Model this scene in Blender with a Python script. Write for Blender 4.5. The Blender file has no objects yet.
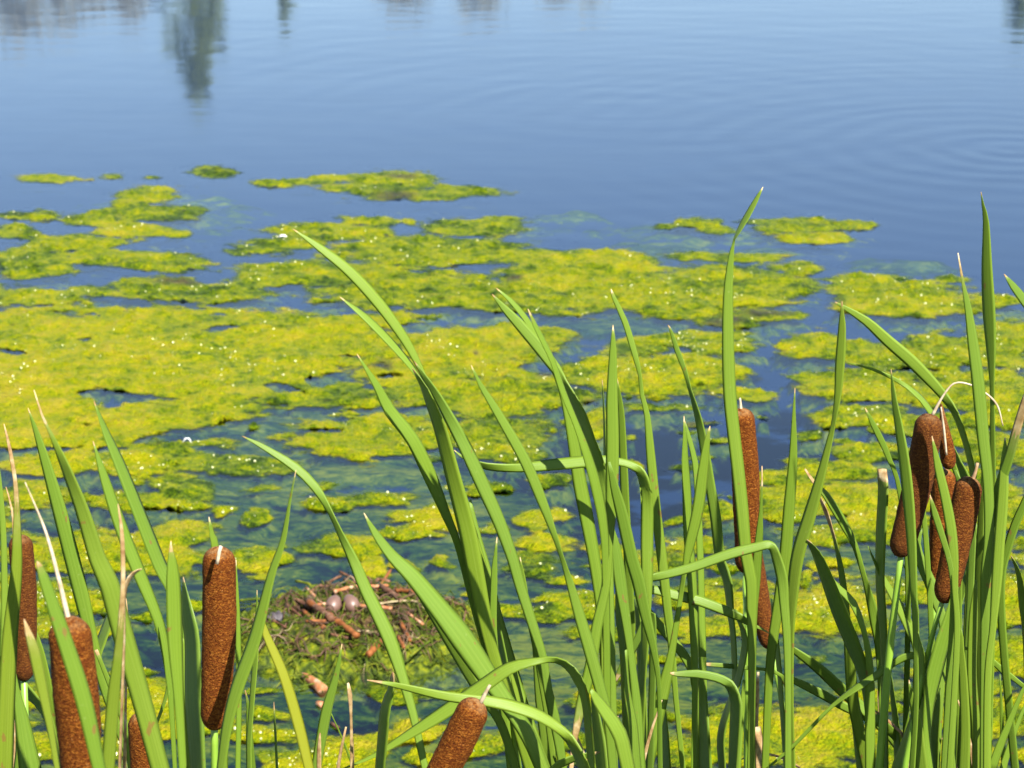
import bpy, math, random
import numpy as np
from mathutils import Vector
R = math.radians
random.seed(11)
sc = bpy.context.scene
COL = sc.collection
# ------------------------------------------------------------------ camera
H, F, PITCH = 2.06, 2500.0, R(16.7)
CP, SP = math.cos(PITCH), math.sin(PITCH)
def ray(u, v):
    a, b = (u - 512) / F, (384 - v) / F
    return Vector((a, CP + b * SP, -SP + b * CP))
def P(u, v, Y):
    d = ray(u, v)
    return Vector((0, 0, H)) + d * (Y / d.y)
def W(u, v, z=0.0):
    d = ray(u, v)
    return Vector((0, 0, H)) + d * ((z - H) / d.z)
cam = bpy.data.cameras.new('camera')
co = bpy.data.objects.new('camera', cam); COL.objects.link(co)
co.location = (0, 0, H); co.rotation_euler = (math.pi / 2 - PITCH, 0, 0)
cam.sensor_width = 36; cam.lens = 36 * F / 1024
cam.clip_start = 0.05; cam.clip_end = 2000
cam.dof.use_dof = True; cam.dof.focus_distance = 1.95
cam.dof.aperture_fstop = cam.lens / 2.7
sc.camera = co

# ------------------------------------------------------------------ light
SUN_EL, SUN_AZ = R(49), R(32)        # azimuth: to the right of straight behind the camera
w = bpy.data.worlds.new('World'); sc.world = w; w.use_nodes = True
nt = w.node_tree
sky = nt.nodes.new('ShaderNodeTexSky'); sky.sky_type = 'NISHITA'; sky.sun_disc = False
sky.sun_elevation = SUN_EL
sdir = Vector((math.cos(SUN_EL) * math.sin(SUN_AZ), -math.cos(SUN_EL) * math.cos(SUN_AZ), math.sin(SUN_EL)))
sky.sun_rotation = math.atan2(sdir.x, sdir.y)
sky.altitude = 300; sky.air_density = 1.0; sky.dust_density = 0.2; sky.ozone_density = 1.6
bg = nt.nodes['Background']; bg.inputs[1].default_value = 0.070
nt.links.new(sky.outputs[0], bg.inputs[0])
sl = bpy.data.lights.new('sun', 'SUN'); sl.energy = 5.0; sl.angle = R(0.53); sl.color = (1, .955, .88)
so = bpy.data.objects.new('sun', sl); COL.objects.link(so)
so.rotation_euler = sdir.to_track_quat('Z', 'Y').to_euler()
sc.view_settings.view_transform = 'Standard'; sc.view_settings.look = 'None'
sc.view_settings.exposure = 1.76; sc.view_settings.gamma = 1
sc.cycles.max_bounces = 8; sc.cycles.transparent_max_bounces = 12
sc.cycles.use_denoising = True

# ------------------------------------------------------------------ node helper
ALB = 0.83                             # overall reflectance of the coloured surfaces
def refl(c): return c if c[0] == c[1] == c[2] else tuple(x * ALB for x in c[:3])
class NB:
    def __init__(s, name):
        s.m = bpy.data.materials.new(name); s.m.use_nodes = True
        s.t = s.m.node_tree; s.t.nodes.clear()
        s.out = s.n('ShaderNodeOutputMaterial')
    def n(s, typ, ins=None, **kw):
        o = s.t.nodes.new(typ)
        for k, v in kw.items(): setattr(o, k, v)
        if ins:
            for k, v in ins.items():
                if isinstance(v, bpy.types.NodeSocket): s.t.links.new(v, o.inputs[k])
                else: o.inputs[k].default_value = v
        return o
    def math(s, op, a, b=0.0, c=0.0):
        return s.n('ShaderNodeMath', {0: a, 1: b, 2: c}, operation=op).outputs[0]
    def noise(s, vec, scale, detail=3, rough=.55):
        return s.n('ShaderNodeTexNoise', {'Vector': vec, 'Scale': scale, 'Detail': detail, 'Roughness': rough}).outputs['Fac']
    def ramp(s, fac, stops, interp='LINEAR'):
        r = s.n('ShaderNodeValToRGB', {0: fac}); cr = r.color_ramp; cr.interpolation = interp
        while len(cr.elements) < len(stops): cr.elements.new(.5)
        for e, (p, c) in zip(cr.elements, stops):
            e.position = p; e.color = (*refl(c), 1)
        return r.outputs[0]
    def mix(s, f, a, b, blend='MIX'):
        m = s.n('ShaderNodeMix', data_type='RGBA', blend_type=blend)
        for k, v in ((0, f), (6, a), (7, b)):
            if isinstance(v, bpy.types.NodeSocket): s.t.links.new(v, m.inputs[k])
            else: m.inputs[k].default_value = (*refl(v), 1) if isinstance(v, tuple) and len(v) == 3 else v
        return m.outputs[2]
    def attr(s, name):
        return s.n('ShaderNodeAttribute', attribute_name=name).outputs['Fac']
    def scaled(s, vec, sx, sy, sz):
        return s.n('ShaderNodeMapping', {'Vector': vec, 'Scale': (sx, sy, sz)}).outputs[0]
    def surf(s, sh): s.t.links.new(sh, s.out.inputs['Surface'])
def c3(c): return (*c, 1)

# leaf --------------------------------------------------------------
def leaf_material():
    b = NB('cattail_leaf_green')
    uv = b.n('ShaderNodeTexCoord').outputs['UV']
    rnd = b.n('ShaderNodeObjectInfo').outputs['Random']
    geo = b.n('ShaderNodeNewGeometry').outputs['Position']
    base = b.ramp(rnd, [(0, (.090, .165, .013)), (.25, (.124, .209, .015)), (.5, (.145, .226, .019)), (.75, (.106, .190, .022)), (1, (.160, .236, .015))])
    big = b.noise(geo, 14, 3)
    base = b.mix(b.math('MULTIPLY', big, .35), base, (.175, .240, .018))
    vein = b.noise(b.scaled(uv, 26, 6, 1), 1.0, 2, .6)          # long parallel veins
    base = b.mix(b.math('MULTIPLY', b.math('SUBTRACT', vein, .28), 1.15), base, (.066, .122, .007))
    streak = b.ramp(b.noise(b.scaled(uv, 9, 3.5, 1), 1.0, 3, .6), [(.52, (0, 0, 0)), (.70, (1, 1, 1))])
    base = b.mix(b.math('MULTIPLY', streak, .35), base, (.22, .29, .05))
    fleck = b.ramp(b.noise(geo, 330, 2), [(.70, (0, 0, 0)), (.78, (1, 1, 1))])
    base = b.mix(b.math('MULTIPLY', fleck, .22), base, (.30, .34, .12))
    spot = b.ramp(b.noise(b.scaled(geo, 1, 1, .55), 150, 2, .4), [(.715, (0, 0, 0)), (.745, (1, 1, 1))])
    base = b.mix(b.math('MULTIPLY', spot, .75), base, (.17, .085, .025))
    yel = b.attr('yel'); dry = b.attr('dry')
    base = b.mix(yel, base, (.24, .215, .010))
    dcol = b.ramp(b.noise(geo, 120, 3), [(.3, (.20, .095, .035)), (.55, (.42, .28, .13)), (.75, (.62, .50, .32))])
    drym = b.math('GREATER_THAN', b.math('ADD', dry, b.math('MULTIPLY', b.math('SUBTRACT', b.noise(b.scaled(uv, 6, 60, 1), 1, 2), .5), .5)), .5)
    drym = b.math('ADD', b.math('MULTIPLY', drym, .6), b.math('MULTIPLY', dry, .4))
    base = b.mix(drym, base, dcol)
    bump = b.n('ShaderNodeBump', {'Height': vein, 'Strength': .25, 'Distance': .0008}).outputs[0]
    p = b.n('ShaderNodeBsdfPrincipled', {'Base Color': base, 'Roughness': .48, 'Specular IOR Level': .25, 'Normal': bump})
    tcol = b.mix(.5, base, (.30, .42, .02), 'MIX')
    tr = b.n('ShaderNodeBsdfTranslucent', {'Color': tcol})
    mx = b.n('ShaderNodeMixShader', {0: .16, 1: p.outputs[0], 2: tr.outputs[0]})
    b.surf(mx.outputs[0]); return b.m
M_LEAF = leaf_material()

def stem_material():
    b = NB('green_stem')
    geo = b.n('ShaderNodeTexCoord').outputs['Object']
    v = b.noise(b.scaled(geo, 400, 400, 8), 1, 2)
    c = b.mix(v, (.11, .24, .02), (.22, .33, .03))
    p = b.n('ShaderNodeBsdfPrincipled', {'Base Color': c, 'Roughness': .4})
    b.surf(p.outputs[0]); return b.m
M_STEM = stem_material()

def head_material():
    b = NB('brown_seed_head')
    geo = b.n('ShaderNodeNewGeometry').outputs['Position']
    v1 = b.n('ShaderNodeTexVoronoi', {'Vector': b.scaled(geo, .8, .8, 1.25), 'Scale': 1100}).outputs['Distance']
    v2 = b.noise(geo, 900, 3, .65)
    n = b.noise(b.scaled(geo, .8, .8, 1.6), 420, 4, .75)
    n2 = b.noise(b.scaled(geo, 1, 1, 2.2), 45, 3)
    f = b.math('ADD', b.math('MULTIPLY', v1, .22), b.math('ADD', b.math('MULTIPLY', n, .60), b.math('MULTIPLY', v2, .30)))
    c = b.ramp(f, [(.36, (.016, .0032, .001)), (.47, (.058, .0125, .0012)), (.57, (.125, .034, .003)), (.70, (.30, .112, .014))])
    c = b.mix(b.math('MULTIPLY', n2, .5), c, (.075, .016, .002))
    spk = b.ramp(b.noise(geo, 620, 1), [(.71, (0, 0, 0)), (.77, (1, 1, 1))])
    c = b.mix(b.math('MULTIPLY', spk, .5), c, (.42, .20, .06))
    fz = b.attr('fuzz')
    fzm = b.math('MULTIPLY', fz, b.ramp(b.noise(geo, 260, 3), [(.35, (0, 0, 0)), (.6, (1, 1, 1))]))
    c = b.mix(b.math('MULTIPLY', fzm, .8), c, (.26, .15, .06))
    c = b.mix(b.attr('dark'), c, (.045, .020, .008))
    hgt = b.math('ADD', b.math('MULTIPLY', v1, -.3), b.math('ADD', b.math('MULTIPLY', n, 1.0), b.math('MULTIPLY', v2, .4)))
    bp = b.n('ShaderNodeBump', {'Height': hgt, 'Strength': 1.0, 'Distance': .0013}).outputs[0]
    p = b.n('ShaderNodeBsdfPrincipled', {'Base Color': c, 'Roughness': .85, 'Specular IOR Level': .08, 'Normal': bp})
    b.surf(p.outputs[0]); return b.m
M_HEAD = head_material()

def plain_noise(name, stops, scale, rough=.8, bump=0.0, spec=.3, coords='Position'):
    b = NB(name)
    geo = b.n('ShaderNodeNewGeometry').outputs['Position']
    n = b.noise(geo, scale, 4, .6)
    c = b.ramp(n, stops)
    ins = {'Base Color': c, 'Roughness': rough, 'Specular IOR Level': spec}
    if bump: ins['Normal'] = b.n('ShaderNodeBump', {'Height': n, 'Strength': .6, 'Distance': bump}).outputs[0]
    p = b.n('ShaderNodeBsdfPrincipled', ins); b.surf(p.outputs[0]); return b.m
M_STRAW = plain_noise('pale_straw', [(.3, (.26, .18, .10)), (.6, (.46, .37, .25))], 160, .7, .0004)
M_STRAWD = plain_noise('dull_straw', [(.3, (.16, .11, .05)), (.6, (.33, .26, .14))], 60, .7)
M_SPIKEBR = plain_noise('brown_spike', [(.3, (.16, .09, .04)), (.65, (.36, .22, .11))], 160, .7, .0004)
M_REED = plain_noise('rotten_reed_brown', [(.3, (.045, .020, .012)), (.5, (.115, .052, .028)), (.7, (.20, .11, .06))], 60, .6, .001, .12)
M_REEDOR = plain_noise('wet_orange_reed', [(.3, (.085, .026, .007)), (.6, (.22, .078, .022))], 60, .6, .001, .12)
M_REEDPK = plain_noise('bleached_pink_reed', [(.3, (.22, .070, .022)), (.5, (.32, .14, .06)), (.70, (.52, .36, .25))], 60, .6, .001, .12)
M_STRAND = plain_noise('olive_strand', [(.3, (.016, .030, .003)), (.5, (.055, .080, .005)), (.75, (.19, .19, .015))], 30, .6, 0, .1)
M_STRANDB = plain_noise('brown_strand', [(.3, (.03, .016, .009)), (.55, (.085, .042, .02)), (.8, (.20, .11, .045))], 30, .6)
M_GREY = plain_noise('grey_dead_leaf', [(.35, (.022, .018, .020)), (.65, (.085, .072, .076))], 60, .6, .002)
def egg_material():
    b = NB('speckled_eggshell')
    o = b.n('ShaderNodeTexCoord').outputs['Object']
    c = b.mix(b.noise(o, 40, 3), (.110, .057, .040), (.170, .098, .072))
    sp = b.ramp(b.noise(o, 330, 2, .5), [(.60, (0, 0, 0)), (.66, (1, 1, 1))])
    c = b.mix(b.math('MULTIPLY', sp, .7), c, (.07, .04, .03))
    p = b.n('ShaderNodeBsdfPrincipled', {'Base Color': c, 'Roughness': .45}); b.surf(p.outputs[0]); return b.m
M_EGG = egg_material()

def algae_material():
    b = NB('algae')
    geo = b.n('ShaderNodeNewGeometry').outputs['Position']
    tone = b.attr('tone')
    n = b.noise(geo, 13, 5, .65); n2 = b.noise(geo, 45, 4, .65); n3 = b.noise(b.scaled(geo, 1, 2.2, 1), 3.2, 3)
    f = b.math('ADD', tone, b.math('ADD', b.math('MULTIPLY', b.math('SUBTRACT', n, .5), .85),
               b.math('ADD', b.math('ADD', b.math('MULTIPLY', b.math('SUBTRACT', n2, .5), 1.45), b.math('MULTIPLY', b.math('SUBTRACT', b.noise(geo, 190, 2), .5), 1.0)), b.math('MULTIPLY', b.math('SUBTRACT', n3, .5), .5))))
    c = b.ramp(f, [(.00, (.018, .038, .002)), (.18, (.050, .092, .002)), (.36, (.118, .170, .001)), (.54, (.200, .226, .0007)),
                   (.78, (.270, .260, .0010)), (1.0, (.31, .260, .016))])
    dead = b.attr('dead')
    c = b.mix(b.math('MULTIPLY', dead, b.ramp(n2, [(.3, (.35, .35, .35)), (.6, (1, 1, 1))])), c, (.055, .048, .032))
    br = b.ramp(b.noise(b.scaled(geo, 1, 1.6, 1), 6.5, 4, .6), [(.60, (0, 0, 0)), (.74, (1, 1, 1))])
    c = b.mix(b.math('MULTIPLY', br, .28), c, (.13, .075, .010))
    vo = b.n('ShaderNodeTexVoronoi', {'Vector': geo, 'Scale': 150}).outputs['Distance']
    hgt = b.math('ADD', b.math('MULTIPLY', b.noise(geo, 120, 4, .7), 1.3), b.math('MULTIPLY', vo, -.5))
    bp = b.n('ShaderNodeBump', {'Height': hgt, 'Strength': 1.0, 'Distance': .012}).outputs[0]
    p = b.n('ShaderNodeBsdfPrincipled', {'Base Color': c, 'Roughness': .5, 'Specular IOR Level': .07, 'Normal': bp})
    fr = b.n('ShaderNodeTexNoise', {'Vector': b.scaled(geo, 38, 70, 20), 'Scale': 1.0, 'Detail': 4, 'Roughness': .7, 'Distortion': 1.6}).outputs['Fac']
    cov = b.math('ADD', b.attr('edge'), b.math('MULTIPLY', b.math('SUBTRACT', fr, .5), .85))
    a = b.n('ShaderNodeMapRange', {'Value': cov, 'From Min': -.14, 'From Max': .12}, interpolation_type='SMOOTHSTEP').outputs[0]
    mx = b.n('ShaderNodeMixShader', {0: a, 1: b.n('ShaderNodeBsdfTransparent').outputs[0], 2: p.outputs[0]})
    b.surf(mx.outputs[0]); return b.m
M_ALGAE = algae_material()

def sub_material():
    b = NB('submerged_weed')
    geo = b.n('ShaderNodeNewGeometry').outputs['Position']
    tone = b.attr('tone')
    wv = b.n('ShaderNodeTexNoise', {'Vector': b.scaled(geo, 5, 13, 5), 'Scale': 1.0, 'Detail': 5, 'Roughness': .68, 'Distortion': 1.3}).outputs['Fac']
    n2 = b.noise(b.scaled(geo, 20, 60, 20), 1, 4, .65)
    n3 = b.n('ShaderNodeTexNoise', {'Vector': b.scaled(geo, 42, 105, 40), 'Scale': 1.0, 'Detail': 3, 'Roughness': .6, 'Distortion': .8}).outputs['Fac']
    f = b.math('ADD', tone, b.math('ADD', b.math('MULTIPLY', b.math('SUBTRACT', wv, .5), 2.0), b.math('ADD', b.math('MULTIPLY', b.math('SUBTRACT', n2, .5), 1.2), b.math('MULTIPLY', b.math('SUBTRACT', n3, .5), 1.3))))
    c = b.ramp(f, [(.04, (.002, .010, .005)), (.28, (.009, .030, .002)), (.54, (.040, .068, .0006)), (.92, (.125, .140, .0006))])
    bp = b.n('ShaderNodeBump', {'Height': n2, 'Strength': .6, 'Distance': .02}).outputs[0]
    p = b.n('ShaderNodeBsdfPrincipled', {'Base Color': c, 'Roughness': .9, 'Specular IOR Level': .0, 'Normal': bp})
    cov = b.math('ADD', b.attr('edge'), b.math('ADD', b.math('MULTIPLY', b.math('SUBTRACT', wv, .5), 1.5), b.math('ADD', b.math('MULTIPLY', b.math('SUBTRACT', n2, .5), .8), b.math('MULTIPLY', b.math('SUBTRACT', n3, .5), .6))))
    a = b.n('ShaderNodeMapRange', {'Value': cov, 'From Min': -.12, 'From Max': .20, 'To Max': .97}, interpolation_type='SMOOTHSTEP').outputs[0]
    mx = b.n('ShaderNodeMixShader', {0: a, 1: b.n('ShaderNodeBsdfTransparent').outputs[0], 2: p.outputs[0]})
    b.surf(mx.outputs[0]); return b.m
M_SUB = sub_material()

RC = W(1010, 150)                      # where the ring ripples spread from
def water_material():
    b = NB('pond_water')
    geo = b.n('ShaderNodeNewGeometry').outputs['Position']
    def rings(cx, cy, lam, amp, r0):
        d = b.n('ShaderNodeVectorMath', {0: geo, 1: (cx, cy, 0)}, operation='DISTANCE').outputs['Value']
        wob = b.math('MULTIPLY', b.noise(geo, .9, 2), .35)
        s = b.math('SINE', b.math('MULTIPLY', b.math('ADD', d, wob), 2 * math.pi / lam))
        fall = b.math('DIVIDE', 1.0, b.math('ADD', 1.0, b.math('POWER', b.math('DIVIDE', d, r0), 2.4)))
        fall = b.math('MULTIPLY', fall, b.math('SUBTRACT', b.math('MULTIPLY', b.noise(geo, .55, 2), 2.6), .55))
        return b.math('MULTIPLY', b.math('MULTIPLY', s, fall), amp)
    h = rings(RC.x, RC.y,   .19, .00021, 2.0)
    h = b.math('ADD', h, rings(RC.x - 1.6, RC.y + .9, .27, .00013, 3.2))
    sep = b.n('ShaderNodeSeparateXYZ', {0: geo})
    far = b.n('ShaderNodeMapRange', {'Value': sep.outputs['Y'], 'From Min': 8.0, 'From Max': 17.0, 'To Min': .16, 'To Max': 1.0}).outputs[0]
    wv = b.noise(b.scaled(geo, 2.2, 5.0, 1), 1.0, 3, .55)
    wv2 = b.noise(b.scaled(geo, .7, 1.6, 1), 1.0, 2, .5)
    hh = b.math('ADD', b.math('MULTIPLY', wv, .0014), b.math('MULTIPLY', wv2, .0026))
    h = b.math('ADD', h, b.math('MULTIPLY', hh, far))
    bp = b.n('ShaderNodeBump', {'Height': h, 'Strength': 1.0, 'Distance': 1.0}).outputs[0]
    fr = b.n('ShaderNodeFresnel', {'IOR': 1.333, 'Normal': bp}).outputs[0]
    gl = b.n('ShaderNodeBsdfGlossy', {'Color': (1, 1, 1, 1), 'Roughness': .055, 'Normal': bp})
    tr = b.n('ShaderNodeBsdfTransparent', {'Color': (.82, .88, .88, 1)})
    mx = b.n('ShaderNodeMixShader', {0: fr, 1: tr.outputs[0], 2: gl.outputs[0]})
    b.surf(mx.outputs[0]); return b.m
M_WATER = water_material()
def ground_material():
    b = NB('bank_and_bed')
    geo = b.n('ShaderNodeNewGeometry').outputs['Position']
    z = b.n('ShaderNodeSeparateXYZ', {0: geo}).outputs['Z']
    n = b.noise(geo, 2.5, 5, .6)
    bed = b.mix(n, (.003, .014, .052), (.006, .022, .075))  # blue of murky water and sky put into the bed colour
    land = b.ramp(n, [(.3, (.05, .08, .02)), (.5, (.10, .13, .04)), (.7, (.20, .16, .08))])
    c = b.mix(b.math('GREATER_THAN', z, .0), bed, land)
    p = b.n('ShaderNodeBsdfPrincipled', {'Base Color': c, 'Roughness': .95, 'Specular IOR Level': .1}); b.surf(p.outputs[0]); return b.m
M_GROUND = ground_material()
M_BUBBLE = NB('bubble_film')
_p = M_BUBBLE.n('ShaderNodeBsdfPrincipled', {'Base Color': (.50, .50, .25, 1), 'Roughness': .12, 'Specular IOR Level': .8, 'Coat Weight': .6, 'Coat Roughness': .03})
M_BUBBLE.surf(_p.outputs[0]); M_BUBBLE = M_BUBBLE.m

# ------------------------------------------------------------------ object helpers
def tag(o, label=None, cat=None, group=None, kind=None):
    if label: o['label'] = label
    if cat: o['category'] = cat
    if group: o['group'] = group
    if kind: o['kind'] = kind
    return o
def empty(name, loc):
    o = bpy.data.objects.new(name, None); COL.objects.link(o); o.location = loc; o.empty_display_size = .05
    return o
def mesh_obj(name, verts, faces, mat, parent=None, smooth=True, attrs=None, uvs=None, origin=None):
    me = bpy.data.meshes.new(name)
    org = Vector(origin) if origin is not None else (parent_loc(parent) if parent else Vector((0, 0, 0)))
    me.from_pydata([tuple(Vector(v) - org) for v in verts], [], faces)
    me.materials.append(mat)
    if smooth: me.polygons.foreach_set('use_smooth', [True] * len(me.polygons))
    if attrs:
        for k, vals in attrs.items():
            a = me.attributes.new(k, 'FLOAT', 'POINT'); a.data.foreach_set('value', vals)
    if uvs:
        l = me.uv_layers.new(name='UVMap')
        for lp in me.loops: l.data[lp.index].uv = uvs[lp.vertex_index]
    me.update()
    o = bpy.data.objects.new(name, me); COL.objects.link(o)
    if parent:
        o.parent = parent; o.location = org - parent_loc(parent)
    else: o.location = org
    return o
def parent_loc(p):
    l = Vector((0, 0, 0))
    while p is not None: l = l + p.location; p = p.parent
    return l
def tube(path, radii, n=8, cap=True):
    vs, fs = [], []
    m = len(path); up = Vector((0.31, .17, .93))
    for i in range(m):
        t = (path[min(i + 1, m - 1)] - path[max(i - 1, 0)]).normalized()
        a = t.cross(up)
        if a.length < .05: a = t.cross(Vector((1, 0, 0)))
        a.normalize(); b_ = t.cross(a)
        for k in range(n):
            th = 2 * math.pi * k / n
            vs.append(path[i] + (a * math.cos(th) + b_ * math.sin(th)) * radii[i])
    for i in range(m - 1):
        for k in range(n):
            k2 = (k + 1) % n
            fs.append((i * n + k, i * n + k2, (i + 1) * n + k2, (i + 1) * n + k))
    if cap:
        fs.append(tuple(range(n - 1, -1, -1))); fs.append(tuple((m - 1) * n + k for k in range(n)))
    return vs, fs
def catmull(pts, step):
    """resample rows of numbers (u, v, ...) along a Catmull-Rom spline"""
    pts = [np.array(p, float) for p in pts]
    out = []
    for i in range(len(pts) - 1):
        p0 = pts[i - 1] if i else 2 * pts[0] - pts[1]
        p1, p2 = pts[i], pts[i + 1]
        p3 = pts[i + 2] if i + 2 < len(pts) else 2 * pts[-1] - pts[-2]
        n = max(2, int(np.hypot(*(p2 - p1)[:2]) / step))
        for k in range(n):
            t = k / n
            q = .5 * (2 * p1 + (p2 - p0) * t + (2 * p0 - 5 * p1 + 4 * p2 - p3) * t * t + (3 * p1 - p0 - 3 * p2 + p3) * t ** 3)
            out.append(q)
    out.append(pts[-1])
    return out

# ------------------------------------------------------------------ ground and water
def ground():
    def axis(lo, hi, c, dens):
        ts = np.linspace(-1, 1, 141)
        s = np.sign(ts) * np.abs(ts) ** 2.2
        return np.where(s < 0, c + s * (c - lo), c + s * (hi - c))
    xs, ys = axis(-700, 700, 0, 1), axis(-500, 900, 22, 1)
    vs, fs = [], []
    for y in ys:
        for x in xs:
            d = math.hypot(x / 46, (y - 22) / 21.1)
            dm = (d - 1) * 21.1
            if dm < 0: z = -min(.75, .05 + .42 * (-dm) ** .9)
            else: z = .42 * (1 - math.exp(-dm * 1.2)) + .012 * min(dm, 60) + .12 * math.sin(x * .13) * math.sin(y * .11 + 1) * min(1, dm / 8)
            vs.append((x, y, z))
    n = len(xs)
    for j in range(len(ys) - 1):
        for i in range(n - 1):
            a = j * n + i; fs.append((a, a + 1, a + n + 1, a + n))
    tag(mesh_obj('ground', vs, fs, M_GROUND), kind='structure')
    ring = [(47.0 * math.cos(a), 22 + 22.0 * math.sin(a), 0) for a in np.linspace(0, 2 * math.pi, 97)[:-1]]
    tag(mesh_obj('water', ring, [tuple(range(96))], M_WATER, smooth=False), kind='structure')
ground()

# ------------------------------------------------------------------ algae (a height field that rises through the water)
def vnoise(x, y, seed=0):
    xi, yi = np.floor(x).astype(np.int64), np.floor(y).astype(np.int64)
    fx, fy = x - xi, y - yi
    fx, fy = fx * fx * (3 - 2 * fx), fy * fy * (3 - 2 * fy)
    def h(a, b):
        n = (a * 374761393 + b * 668265263 + seed * 974711) & 0x7fffffff
        n = ((n ^ (n >> 13)) * 1274126177) & 0x7fffffff
        n = (n ^ (n >> 16)) & 0xffff
        return n / 65535.0
    return (h(xi, yi) * (1 - fx) + h(xi + 1, yi) * fx) * (1 - fy) + (h(xi, yi + 1) * (1 - fx) + h(xi + 1, yi + 1) * fx) * fy
def fbm(x, y, o=4, seed=0, g=.55):
    s, a, t = 0, 1, 0
    for i in range(o):
        s = s + a * vnoise(x, y, seed + i); t += a; a *= g; x = x * 2.03 + 5.1; y = y * 2.03 + 3.7
    return s / t - .5

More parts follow.
